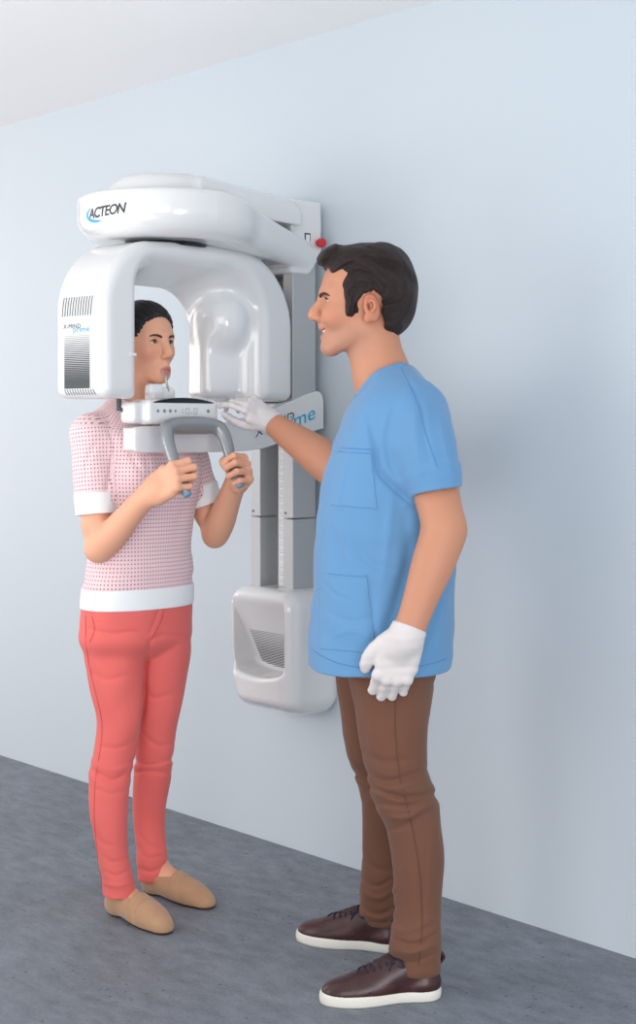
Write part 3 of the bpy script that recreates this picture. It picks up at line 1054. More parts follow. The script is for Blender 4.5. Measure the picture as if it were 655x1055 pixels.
TORSO = [trow(640, 141.5, 4.17, .112, .118, .170), trow(617, 142, 4.17, .112, .112, .176), trow(590, 143.5, 4.17, .108, .106, .170), trow(560, 146, 4.17, .102, .102, .160),
         trow(530, 149, 4.17, .104, .10, .158), trow(500, 151, 4.17, .112, .10, .162), trow(475, 150, 4.17, .110, .098, .166), trow(450, 146, 4.17, .092, .092, .170), trow(432, 142, 4.18, .075, .08, .155),
         trow(420, 139, 4.18, .06, .065, .115), trow(409, 138, 4.18, .05, .055, .07)]
R_SH, R_EL = V(93, 447, 4.06), V(101, 566, 4.03)
L_SH, L_EL = V(186, 446, 4.28), V(221, 552, 4.29)
NL_ = [row(640, 88, 146, 4.13), row(670, 86, 150, 4.13), row(700, 91, 149, 4.12), row(742, 99.5, 147, 4.11), row(770, 97.5, 141, 4.10), row(799, 92, 134.5, 4.08), row(841, 93, 131, 4.05), row(878, 100, 132.5, 4.03), row(898, 104, 136, 4.02), row(921, 106, 140.5, 4.02)]
FL_ = [row(640, 138, 195, 4.21), row(670, 138, 197, 4.21), row(700, 138, 192, 4.21), row(742, 140, 184, 4.21), row(776, 140, 178, 4.21), row(799, 138, 177, 4.22), row(841, 137, 169.5, 4.23), row(884, 141, 172, 4.22), row(906, 142, 173, 4.22)]
HIPS = [trow(602, 142.5, 4.17, .104, .106, .168), trow(617, 142, 4.17, .108, .110, .172), trow(640, 141.5, 4.17, .110, .117, .173), trow(660, 141, 4.17, .108, .119, .170), trow(678, 141, 4.17, .06, .07, .12)]


def w_grip(bar, bdir, elbow, side):
    Y = nrm(bdir); X = nrm(np.asarray(bar) - elbow); X = nrm(X - Y * (X @ Y)); Z = np.cross(X, Y)
    if Z @ (l3 * side) < 0: Z = -Z
    M = np.stack([X, Y, Z], 1); s = 1.10
    return np.asarray(bar) - M @ (np.array([.080, .0, -.029]) * s), M, s


bn = w2v((.316, -.740, 1.217)); bn_d = w2v((.252, -.738, 1.322)) - w2v((.335, -.738, 1.185))
bf = w2v((.297, -.537, 1.231)); bf_d = w2v((.262, -.539, 1.305)) - w2v((.311, -.535, 1.203))
RO, RM, RS_ = w_grip(bn, bn_d, R_EL, -1)
LO, LM, LS_ = w_grip(bf, bf_d, L_EL, 1)
CURL = ((52, 92, 62), (55, 92, 62), (58, 92, 60), (62, 90, 58))


def shoe_axes(heel, toe):
    d = toe - heel; d[2] = 0
    return heel, frame(d, (0, 0, 1))


def floor_pt(px, py):
    v = F_PX * 1.36 / (py - 438.3); return V(px, py, v)


WNH, WNM = shoe_axes(floor_pt(113, 938), floor_pt(172, 962))
WFH, WFM = shoe_axes(floor_pt(149, 917), floor_pt(220, 937))


def foot_shape(S, o, M, s, infl=0.0):
    S.at(o, M, s); S.infl = infl
    S.chain([(.032, 0, .030), (.085, 0, .034), (.14, .002, .032), (.185, .004, .025), (.222, .003, .018), (.240, .0, .015)], [.028, .030, .037, .0375, .028, .017], k=.01, sub=3, flat=((0, 0, 1), .82))
    S.chain([(.045, 0, .03), (.05, 0, .06), (.048, 0, .095)], [.027, .0265, .027], k=.02, sub=2)
    S.chain([(.06, 0, .068), (.10, 0, .048), (.15, .002, .033)], [.026, .026, .022], k=.02, sub=3)
    S.infl = 0.0


body = Sdf()
info = head_sdf(body, HO, HM, HS, mouth=.0026, md=-.008, nd=.000)
body.at()
body.chain([HO + np.array([-.012, .012, -.055]), V(139, 392, 4.19), V(136, 418, 4.185), V(136, 436, 4.18)], [.052, .050, .054, .06], k=.025, sub=3)
body.infl = -.014
body.loft(TORSO, FA, k=.02)
body.loft(HIPS, FA, k=.02)
body.loft(NL_[:-1], 0, k=.02); body.loft(FL_[:-1], 0, k=.02)
body.infl = 0
body.chain([R_SH, (R_SH + R_EL) / 2, R_EL], [.043, .041, .034], k=.02, sub=2)
body.chain([L_SH, (L_SH + L_EL) / 2, L_EL], [.042, .039, .031], k=.02, sub=2)
for (o_, M_, s_, el) in ((RO, RM, RS_, R_EL), (LO, LM, LS_, L_EL)):
    wr = o_ + M_ @ (np.array([-.012, 0, 0]) * s_)
    body.at().chain([el, el * .68 + wr * .32 + np.array([0, 0, -.004]), el * .3 + wr * .7, wr], [.0315, .0345, .0275, .0235], k=.02, sub=4)
    hand_sdf(body, o_, M_, s_, CURL, FIST_T, fat=1.06)
for (o_, M_) in ((WNH, WNM), (WFH, WFM)): foot_shape(body, o_, M_, 1.0)
wb = body.mesh('body', .0019, SKIN, woman, WR, {'tint': skin_tint((226, 168, 138), (216, 122, 98), HO, HM, HS, info, lip=(186, 96, 96), blush=.5)})

# eyes, brows, hair
for q in (-1, 1):
    c = HO + HM @ (np.array([.0737, q * .031, .0003]) * HS)
    eye_mesh('eye', c, HM @ np.array([1, .05, .04]), .0122 * HS, woman, WR, (74, 62, 48))
for q in (-1, 1): brows('eyebrow', HO, HM, HS, [(.0955, .011, .0120), (.0965, .023, .0165), (.0900, .038, .0185), (.0765, .052, .0130)], [.0026, .0031, .0026, .0012], BROW_M, woman, WR, q=q)
S = Sdf().at(HO, HM, HS)
S.ell((-.012, 0, .036), (.1060, .0825, .0925))
S.ell((.028, 0, .052), (.060, .0700, .066), k=.02)
S.ell((-.03, 0, .0), (.088, .078, .085), k=.03)
S.ell((-.105, 0, -.01), (.03, .036, .034), k=.02)
clip_poly(S, HO, HM, HS, [(.10, .150), (.0865, .084), (.080, .066), (.070, .054), (.063, .030), (.054, .004), (.040, -.014), (.018, .016), (-.012, .030), (-.034, .008), (-.036, -.04), (-.05, -.075), (-.10, -.075), (-.16, -.04), (-.16, .15)], k=.006, wob=.0006)
oH, mH = HO.astype(np.float32), HM.astype(np.float32)
def wstr(P, d):
    q = (P - oH) @ mH
    a = np.arctan2(q[..., 1], q[..., 2] + .02)
    return d + .0009 * np.sin(a * 46 + 3 * np.sin(q[..., 0] * 35)) + .0005 * np.sin(a * 97 + 4 * np.sin(q[..., 0] * 22 + 1))
S.disp(wstr)
def wstrand(P):
    q = (P - HO) @ HM; a = np.arctan2(q[:, 1], q[:, 2] + .02)
    return np.column_stack([a * 34, q[:, 0] * 14 + a * 3, np.linalg.norm(q, axis=1) * 0, np.ones(len(q))])
whair = S.mesh('hair', .0018, HAIR_B, woman, WR, {'strand': wstrand})
hair_locks(whair, HO, HM, HS, lambda q: np.array([-1, .0, -.12 - .9 * max(0, -q[0] * 6)]), 1500, .06, .0009, .0006, LOCK_B, woman, WR, 3)
for q in (-1, 1): lashes(HO, HM, HS, LASH, woman, WR, True, q)

# trousers
CORAL = mat('coral_cotton', (226, 106, 101), .72, spec=.2, sheen=.15, bump=(900, .12, .0005), vary=(6, .04))
S = Sdf()
S.loft(HIPS, FA, k=.02, cap=.004)
S.loft(NL_, 0, n=2.1, k=.022, cap=.004); S.loft(FL_, 0, n=2.1, k=.012, cap=.004)
kz1, kz2 = V(0, 795, 4.1)[2], V(0, 905, 4.05)[2]
def wj(P, d):
    z = P[..., 2]
    a = .0022 * np.exp(-((z - kz1) / .05) ** 2) + .0020 * np.exp(-((z - kz2) / .06) ** 2)
    return d + a * foldwave(P, 120, 2.4, 1.0) * .6 + .0012 * foldwave(P, 30, 2.2, 3.)
S.disp(wj)
S.creases([([(130, 796), (115, 804), (96, 793)], .006, -.006), ([(134, 788), (116, 793), (98, 784)], .006, .004), ([(138, 785), (155, 788), (177, 782)], .006, -.006), ([(139, 797), (152, 794), (175, 797)], .005, -.005), ([(133, 812), (116, 818), (97, 812)], .006, -.003),
           ([(148, 705), (157, 719), (181, 714)], .007, -.003), ([(145, 753), (162, 768), (179, 765)], .006, -.003), ([(101, 768), (120, 771), (141, 762)], .006, -.003),
           ([(154, 659), (141, 651), (115, 653), (92, 648)], .006, -.005), ([(156, 659), (170, 654), (195, 657)], .006, -.005), ([(153, 656), (159, 640), (166, 622)], .004, -.003), ([(155, 659), (150, 690), (149, 720), (146, 750)], .006, -.010),
           ([(107, 897), (121, 902), (138, 892)], .005, -.004), ([(105, 909), (121, 913), (140, 907)], .005, .003), ([(104, 880), (116, 888), (132, 884)], .005, -.003), ([(142, 893), (156, 898), (173, 889)], .005, -.004), ([(141, 872), (152, 884), (171, 880)], .005, -.003),
           ([(140, 850), (150, 868), (168, 876)], .005, -.003), ([(96, 850), (105, 868), (124, 872)], .006, -.003), ([(92, 690), (110, 700), (135, 694)], .008, -.003)], 3.8, 4.5)
trousers = S.mesh('trousers', .003, CORAL, woman, WR)
TB = bvh_of(trousers)
STITCH = mat('coral_seam', (205, 78, 76), .8)
def strip_on(name, pts, wd, m, parent, bvh, root, vdir=(0, 1, 0), off=.0008, start=-.5):
    """thin cord laid on a surface seen from the front (seam, stitch)"""
    P = catmull(pts, 8); out = []
    mw = root.matrix_world.inverted()
    for p in P:
        o = v2w(p + np.array([0, start, 0])); d = Vector(v2w(p + np.array([0, 1.0, 0]))) - Vector(v2w(p)); d.normalize()
        h = bvh.ray_cast(o, d)
        if h[0] is not None: out.append(mw @ (h[0] - d * off))
    if len(out) < 2: return None
    bm = bmesh.new(); prev = None
    for i, p in enumerate(out):
        t = (out[min(i + 1, len(out) - 1)] - out[max(i - 1, 0)]).normalized()
        u_ = t.cross(Vector((0, 1, 0))); u_ = u_.normalized() if u_.length > 1e-6 else Vector((1, 0, 0))
        v_ = t.cross(u_).normalized()
        ring = [bm.verts.new(p + (u_ * math.cos(a) + v_ * math.sin(a)) * wd) for a in (0, PI / 2, PI, 3 * PI / 2)]
        if prev:
            for k in range(4): bm.faces.new((prev[k], prev[(k + 1) % 4], ring[(k + 1) % 4], ring[k]))
        prev = ring
    return bm_obj(name, bm, m, parent)
strip_on('side_seam', [V(91, 632, 4.1), V(93, 680, 4.1), V(107, 742, 4.1), V(102, 800, 4.1), V(103, 850, 4.1), V(112, 915, 4.1)], .0009, STITCH, trousers, TB, woman)
strip_on('fly_seam', [V(170, 621, 4.1), V(166, 640, 4.1), V(156, 658, 4.1)], .0011, STITCH, trousers, TB, woman)
strip_on('pocket_seam', [V(98, 632, 4.1), V(101, 645, 4.1), V(96, 658, 4.1)], .0009, STITCH, trousers, TB, woman)

# knit top
KNIT = mat('pink_knit', (232, 190, 198), .85, spec=.15, sheen=.3)
n_, l_ = nodes_of(KNIT); b_ = n_['Principled BSDF']
at_ = n_.new('ShaderNodeAttribute'); at_.attribute_name = 'weave'
vo_ = n_.new('ShaderNodeTexVoronoi'); vo_.inputs['Scale'].default_value = 1.0; vo_.inputs['Randomness'].default_value = 0.0
l_.new(at_.outputs['Vector'], vo_.inputs['Vector'])
mr_ = n_.new('ShaderNodeMapRange'); mr_.inputs[1].default_value = .12; mr_.inputs[2].default_value = .27
l_.new(vo_.outputs['Distance'], mr_.inputs[0])
mx_ = n_.new('ShaderNodeMix'); mx_.data_type = 'RGBA'
mx_.inputs[6].default_value = (*lin((158, 98, 108)), 1); mx_.inputs[7].default_value = (*lin((236, 206, 210)), 1)
l_.new(mr_.outputs[0], mx_.inputs[0]); l_.new(mx_.outputs[2], b_.inputs['Base Color'])
bp_ = n_.new('ShaderNodeBump'); bp_.inputs['Strength'].default_value = .6; bp_.inputs['Distance'].default_value = .002
l_.new(mr_.outputs[0], bp_.inputs['Height']); l_.new(bp_.outputs[0], b_.inputs['Normal'])
WKNIT = mat('white_knit', (236, 238, 240), .85, spec=.15, bump=(700, .25, .001, (1, 1, .25)))


def knit_sdf(S, infl=0.0):
    S.infl = infl
    S.loft(TORSO, FA, k=.02, cap=.004)
    for q in (-1, 1):
        S.ell(V(150, 492, 4.17) + f3 * .075 + l3 * q * .068, (.048, .048, .05), k=.05)
    for sh, el in ((R_SH, R_EL), (L_SH, L_EL)):
        e = sh + (el - sh) * .68; d = nrm(el - sh)
        T = Sdf(); T.infl = infl
        T.chain([sh + np.array([0, 0, .002]), sh * .5 + e * .5, e + d * .05], [.057, .056, .052], sub=3); T.infl = 0
        T.cut(sh + (el - sh) * .60, d)
        S.group(T, np.minimum(sh, e) - .07, np.maximum(sh, e) + .07, .03)
    S.infl = 0
    return S


def knit_cuts(S, hem=True):
    for sh, el in ((R_SH, R_EL), (L_SH, L_EL)):
        pass
    # neckline
    nk = V(136, 418, 4.18)
    S.chain([nk + np.array([0, 0, .03]), nk], [.066, .062], k=.01, mode='s', sub=1)
    S.chain([nk + f3 * .03, nk + f3 * .10 + np.array([0, 0, -.055])], [.05, .006], k=.01, mode='s', sub=1)
    return S


dR, dL = nrm(R_EL - R_SH), nrm(L_EL - L_SH)
CR_, CL_ = R_SH + (R_EL - R_SH) * .52, L_SH + (L_EL - L_SH) * .52
z_band = V(0, 604, 4.17)[2]; z_hem = V(0, 624, 4.17)[2]


AL = np.linspace(-PI, PI, 361)
_r = 1 / np.sqrt((np.cos(AL) / .108) ** 2 + (np.sin(AL) / .160) ** 2)
_x, _y = _r * np.cos(AL), _r * np.sin(AL)
SL = np.concatenate([[0], np.cumsum(np.hypot(np.diff(_x), np.diff(_y)))])


def weave(P):
    c = V(147, 540, 4.17)
    n = len(P); out = np.zeros((n, 4)); out[:, 3] = 1
    q = P - c; a = np.arctan2(q @ l3, q @ f3)
    s = np.interp(a, AL, SL); rr_ = np.hypot(q @ l3, q @ f3); t = P[:, 2] + .9 * np.maximum(0, .165 - rr_) * sst(1.33, 1.40, P[:, 2])
    for sh, el, d in ((R_SH, R_EL, dR), (L_SH, L_EL, dL)):
        w_ = P - sh; h = w_ @ d; r = w_ - h[:, None] * d
        m = (np.linalg.norm(r, axis=1) < .068) & (h > -.02) & (h < np.linalg.norm(el - sh) * .64) & (np.sign(l3 @ (sh - c)) * (w_ @ l3) > -.035)
        ex = nrm(np.cross(d, l3)); ey = np.cross(d, ex)
        s = np.where(m, np.arctan2(r @ ey, r @ ex) * .055, s); t = np.where(m, -h, t)
    out[:, 0] = s / .0092; out[:, 1] = t / .0112; out[:, 2] = 0
    return out


def wk(P, d):
    z = P[..., 2]
    return d + .0016 * foldwave(P, 45, 1.3, 2.) + .0022 * np.exp(-((z - z_band - .03) / .03) ** 2) * foldwave(P, 110, .8, 5.)


def sleeve_cut(S, keep_cuff, z_extra=0.0):
    """cut the sleeves at the cuff line; keep_cuff False = the pink part"""
    for sh, dd, cc in ((R_SH, dR, CR_), (L_SH, dL, CL_)):
        shf, ddf, ccf = sh.astype(np.float32), dd.astype(np.float32), cc.astype(np.float32)
        side = np.sign((sh - V(140, 447, 4.17)) @ l3)
        lf = (l3 * side).astype(np.float32)
    return S


def sleeve_region(P, sh, dd, rad=.085):
    q = P - sh.astype(np.float32); h = q @ dd.astype(np.float32)
    r = np.sqrt(np.maximum((q * q).sum(-1) - h * h, 0))
    return h, r


def pink_cut(P, d):
    hem = z_band - P[..., 2]
    d = np.maximum(d, hem)
    return d
S = knit_sdf(Sdf()); knit_cuts(S); S.disp(wk)
S.creases([([(116, 470), (113, 490), (108, 512)], .006, -.006), ([(119, 462), (112, 440), (114, 428)], .007, -.004), ([(92, 588), (112, 582), (140, 590)], .006, -.004), ([(96, 596), (125, 590), (160, 597)], .006, -.003), ([(150, 470), (158, 500), (175, 520)], .010, -.004), ([(130, 450), (138, 475), (150, 490)], .008, -.003), ([(205, 520), (198, 545), (197, 575)], .008, -.003), ([(100, 455), (90, 475), (88, 500)], .006, -.003), ([(195, 500), (186, 530), (180, 560)], .009, -.003)], 3.8, 4.5)
S.disp(pink_cut)
L66 = np.linalg.norm(R_EL - R_SH) * .60
for sh, el, dd in ((R_SH, R_EL, dR), (L_SH, L_EL, dL)):
    Ls = np.linalg.norm(el - sh)
    o_ = sh + dd * Ls * .72
    pass
top = S.mesh('knit_top', .0028, KNIT, woman, WR, {'weave': weave})
# white cuffs, band
for sh, el, dd, sd in ((R_SH, R_EL, dR, -1), (L_SH, L_EL, dL, 1)):
    Ls = np.linalg.norm(el - sh)
    S = Sdf(); a, b = sh + dd * Ls * .515, sh + dd * Ls * .70
    S.cone(a, b, .0575, .055); S.cut(a, -dd); S.cut(b, dd)
    S.cone(a, b + dd * .05, .046, .0455, mode='s')
    S.mesh('sleeve_cuff', .0025, WKNIT, top, WR)
S = Sdf(); S.infl = .0015; S.loft(TORSO, FA, cap=.004); S.infl = 0
S.cut((0, 0, z_band + .003), (0, 0, 1)); S.cut((0, 0, z_hem), (0, 0, -1), .003)
S.mesh('hem_band', .0028, WKNIT, top, WR)

# loafers
SUEDE = mat('tan_suede', (182, 142, 110), .8, spec=.15, sheen=.3, bump=(300, .2, .0006), vary=(30, .06))
SOLE = mat('dark_sole', (70, 48, 42), .7)
def loafer(o, M):
    S = Sdf(); foot_shape(S, o, M, 1.0, .0045)
    S.at(o, M, 1)
    S.ell((.245, 0, .012), (.022, .022, .014), k=.02)
    S.ell((.074, 0, .074), (.070, .033, .042), rot=rotm('Y', 16), k=.004, mode='s')
    S.cut((0, 0, .004), (0, 0, -1)); S.cut((.04, 0, .058), (-.15, 0, 1), .004)
    sh = S.mesh('loafer', .0022, SUEDE, woman, WR)
    S = Sdf(); foot_shape(S, o, M, 1.0, .0065); S.at(o, M, 1); S.ell((.245, 0, .012), (.024, .024, .014), k=.02)
    S.cut((0, 0, .007), (0, 0, 1)); S.cut((0, 0, 0), (0, 0, -1))
    S.mesh('sole', .0022, SOLE, sh, WR)
    S = Sdf(); foot_shape(S, o, M, 1.0, .0075)
    S.at(o, M, 1); S.cut((0, 0, .012), (0, 0, -1))
    S.cut((.182, 0, 0), (1, 0, .25), .002); S.cut((.150, 0, 0), (-1, 0, -.25), .002)
    S.mesh('strap', .0022, SUEDE, sh, WR)
    S = Sdf(); foot_shape(S, o, M, 1.0, .0065)
    S.at(o, M, 1); S.cut((.150, 0, 0), (1, 0, .25), .002); S.cut((.118, 0, 0), (-1, 0, .3), .002); S.cut((0, .022, 0), (0, 1, 0), .002); S.cut((0, -.022, 0), (0, -1, 0), .002); S.cut((0, 0, .03), (0, 0, -1))
    S.mesh('tongue', .0022, SUEDE, sh, WR)
for o_, M_ in ((WNH, WNM), (WFH, WFM)): loafer(o_, M_)

# ================================================================== MAN
MR = V(408, 1000, 3.64); MR[2] = 0.0
man = empty('person', v2w(MR), YAW,
            'man in a light blue scrub top and brown trousers, gloved hand on the machine', 'person')
th = math.radians(1.5)
GM = frame((-math.cos(th), -math.sin(th), .02), (0, 0, 1)); GO = V(376, 312, 3.66); GS = 1.16
M_SH, M_EL = V(430, 432, 3.54), V(458, 547, 3.42)
M_WR = V(420.5, 652, 3.38)
K_SH, K_EL = V(405, 425, 3.84), V(357, 490, 3.97)
K_WR = V(278, 434.5, 4.145)
MT = [trow(686, 390.5, 3.64, .177, .177, .205), trow(640, 393, 3.64, .180, .180, .20), trow(580, 397, 3.65, .178, .177, .195), trow(530, 399, 3.65, .177, .172, .195), trow(490, 402, 3.65, .170, .168, .198),
      trow(460, 403, 3.65, .148, .155, .200), trow(430, 404, 3.66, .124, .140, .200), trow(410, 405, 3.66, .098, .115, .185), trow(394, 404, 3.66, .072, .085, .14), trow(380, 401, 3.66, .055, .058, .09), trow(370, 400, 3.66, .045, .045, .06)]
MN = [row(655, 372, 455, 3.56, 1.0), row(690, 358, 449, 3.56, 1.0), row(730, 365, 443, 3.55), row(754, 369, 440, 3.54), row(789, 375, 441, 3.53), row(815, 381, 448, 3.52), row(832, 387, 452, 3.52), row(850, 397, 455, 3.51), row(889, 403, 457, 3.50), row(935, 406, 455, 3.49), row(967, 402, 454, 3.475), row(985, 402, 454, 3.475), row(999, 403, 453, 3.475)]
MF = [row(655, 352, 435, 3.76), row(690, 346, 428, 3.76), row(732, 350, 422, 3.77), row(773, 355, 420, 3.77), row(798, 365, 421, 3.78), row(820, 371, 424, 3.78), row(857, 373, 420, 3.79), row(889, 373, 416, 3.79), row(920, 371, 413, 3.79), row(935, 370, 412, 3.79), row(950, 375, 411, 3.79)]
MHIP = [trow(600, 400, 3.66, .11, .12, .17), trow(650, 399, 3.66, .115, .13, .175), trow(690, 397, 3.66, .10, .115, .17), trow(715, 397, 3.66, .06, .07, .12)]

# near (left) hand hangs relaxed; far (right) hand reaches for the panel
lx = nrm(V(400, 716, 3.40) - V(419, 652, 3.385)); lz = np.array([-.05, -1, .10]); F1 = frame(lx, lz); LHM = np.stack([F1[:, 0], -F1[:, 1], F1[:, 2]], 1)
LHO = V(417, 655, 3.385); LHS = 1.20
LCURL = ((30, 44, 34), (32, 46, 34), (32, 46, 34), (30, 44, 32))
LTH = [(.018, .028, -.006), (.044, .048, -.008), (.070, .056, -.012), (.090, .056, -.018)]
rx = nrm(V(248, 411, 4.06) - V(278, 436, 4.09)); RHM = frame(rx, (-.15, -.72, .68)); RHO = V(278, 434.5, 4.135); RHS = .92
RCURL = ((26, 30, 20), (46, 44, 26), (60, 54, 34), (66, 56, 36))
RTH = [(.018, .026, -.012), (.048, .042, -.034), (.084, .046, -.052), (.120, .044, -.062)]


def man_arms(S, infl=0.0):
    S.at(); S.infl = infl
    S.chain([M_SH, (M_SH + M_EL) / 2 + np.array([.002, 0, 0]), M_EL + np.array([-.004, 0, .02]), M_EL], [.055, .053, .045, .042], k=.02, sub=3)
    S.chain([M_EL, M_EL * .7 + M_WR * .3, M_EL * .3 + M_WR * .7, M_WR], [.0425, .0435, .033, .0270], k=.02, sub=4)
    S.chain([K_SH, (K_SH + K_EL) / 2, K_EL], [.058, .056, .05], k=.02, sub=3)
    S.chain([K_EL, K_EL * .7 + K_WR * .3, K_EL * .3 + K_WR * .7, K_WR], [.050, .049, .036, .0245], k=.02, sub=4)
    S.infl = 0


def man_hand(S, which, infl=0.0):
    S.infl = infl
    if which == 'left': hand_sdf(S, LHO, LHM, LHS, LCURL, LTH, sp=(1, 0, 0, 0))
    else: hand_sdf(S, RHO, RHM, RHS, RCURL, RTH, sp=(5, 1, -2, -4))
    S.infl = 0


body = Sdf()
minfo = head_sdf(body, GO, GM, GS, man=True, smile=1.0, mouth=.0075, md=.009, nd=.006, ed=-.012, lb=.0055)
body.at()
body.chain([GO + np.array([.022, 0, -.075]), V(383, 348, 3.66), V(390, 376, 3.66), V(398, 402, 3.66)], [.050, .050, .056, .070], k=.03, sub=3)
body.infl = -.018
body.loft(MT, 180, k=.02); body.loft(MHIP, 180, k=.02); body.loft(MN[:-4], 0, k=.02); body.loft(MF[:-3], 0, k=.02)
body.infl = 0
man_arms(body); man_hand(body, 'left', -.0015); man_hand(body, 'right', -.0015)
MNH, MNM = shoe_axes(V(455, 0, 3.475) * [1, 1, 0], V(331, 0, 3.43) * [1, 1, 0])
MFH, MFM = shoe_axes(V(417, 0, 3.77) * [1, 1, 0], V(305, 0, 3.86) * [1, 1, 0])
for o_, M_ in ((MNH, MNM), (MFH, MFM)):
    body.at(o_, M_, 1).chain([(.05, 0, .042), (.12, 0, .040), (.2, 0, .030), (.235, 0, .028)], [.026, .026, .022, .018], k=.02, sub=2)
    body.chain([(.055, 0, .05), (.058, 0, .10)], [.026, .024], k=.02, sub=1)
mb = body.mesh('body', .0021, SKIN, man, MR, {'tint': skin_tint((195, 137, 109), (198, 106, 86), GO, GM, GS, minfo, lip=(190, 110, 100), beard=(168, 128, 112), blush=.45)})
for q in (-1, 1):
    c = GO + GM @ (np.array([.0737, q * .031, .0003]) * GS)
    eye_mesh('eye', c, GM @ np.array([1, 0, -.02]), .0122 * GS, man, MR, (62, 44, 32))
for q in (-1, 1): brows('eyebrow', GO, GM, GS, [(.0965, .009, .0095), (.0975, .022, .0130), (.0905, .038, .0145), (.0775, .052, .0090)], [.0028, .0031, .0027, .0014], BROW_M, man, MR, q=q)
TEETH = mat('teeth', (240, 236, 226), .2)
S = Sdf().at(GO, GM, GS)
S.ell((.0750, 0, -.0635), (.0160, .0240, .0068))
S.mesh('teeth', .0014, TEETH, man, MR)

# hair
S = Sdf().at(GO, GM, GS)
S.ell((-.012, 0, .034), (.100, .082, .090))
S.ell((-.034, 0, -.002), (.074, .076, .080), k=.03)
for q in (-1, 1): S.ell((.034, q * .0665, .004), (.017, .0135, .042), k=.01)
S.ell((.050, .0, .090), (.050, .054, .030), rot=rotm('Y', -8), k=.03)
S.ell((-.01, .0, .096), (.07, .062, .028), k=.03)
S.ell((.086, .006, .090), (.017, .038, .018), k=.015)
clip_poly(S, GO, GM, GS, [(.106, .16), (.110, .100), (.098, .078), (.082, .070), (.068, .053), (.054, .030), (.046, .006), (.042, -.036), (.021, -.036), (.018, -.010), (.010, .012), (-.014, .018), (-.030, .004), (-.035, -.030), (-.042, -.064), (-.050, -.076), (-.066, -.080), (-.092, -.060), (-.14, -.02), (-.15, .16)], k=.006, wob=.0012)
oG, mG = GO.astype(np.float32), GM.astype(np.float32)
def mstr(P, d):
    q = (P - oG) @ mG
    x, y, z = q[..., 0], q[..., 1], q[..., 2]
    # locks sweep back from the forehead and turn down behind the ear
    r = np.sqrt((x + .02) ** 2 + (z - .0) ** 2); al = np.arctan2(z - .0, x + .02)
    u1 = r * 150 + al * 3.0 + 2.2 * np.sin(al * 3 + y * 30) + y * 60
    u2 = r * 330 + al * 9 + 2.0 * np.sin(x * 60 + y * 40) + y * 110
    top_ = sst(.06, .11, z)
    return d + (.0020 + .0018 * top_) * np.sin(u1) + .0008 * np.sin(u2)
S.disp(mstr)
def mstrand(P):
    q = (P - GO) @ GM; x, y, z = q[:, 0], q[:, 1], q[:, 2]
    r = np.sqrt((x + .02) ** 2 + z ** 2); al = np.arctan2(-(x + .02), z)
    return np.column_stack([r * 420 + al * 5 + 2 * np.sin(al * 3 + y * 20), y * 420, al * 9, np.ones(len(q))])
mhair = S.mesh('hair', .0018, HAIR_M, man, MR, {'strand': mstrand})
def mflow(q):
    x, z = q[0] + .02, q[2]
    r = math.hypot(x, z) + 1e-6
    t = np.array([-z / r, 0, x / r])              # up over the brow, back, then down behind the ear
    if q[0] > .02 and q[2] < .05: t = np.array([-.5, 0, -1.0])
    return t + np.array([0, .15 * (1 if q[1] > 0 else -1) * max(0, q[2]) * 8, 0])
hair_locks(mhair, GO, GM, GS, mflow, 3200, .050, .0017, .0036, LOCK_M, man, MR, 5)
for q in (-1, 1): lashes(GO, GM, GS, LASH, man, MR, False, q)

# scrub top ---------------------------------------------------------
SCRUB = mat('scrub_blue', (98, 145, 188), .78, spec=.2, sheen=.2, bump=(800, .15, .0005), vary=(4, .03))
SCRUB_D = mat('scrub_seam', (84, 138, 196), .8)
dM, dK = nrm(M_EL - M_SH), nrm(K_EL - K_SH)
def neck_box(grow=0.0):
    a, b = V(414, 371, 3.66), V(363, 404, 3.66); d = nrm(b - a); n = nrm(np.array([d[2], 0, -d[0]])); n = n if n[2] > 0 else -n
    return (a + b) / 2 + n * .060, (.085 + grow, .098 + grow, .060 + grow), frame(d, n)


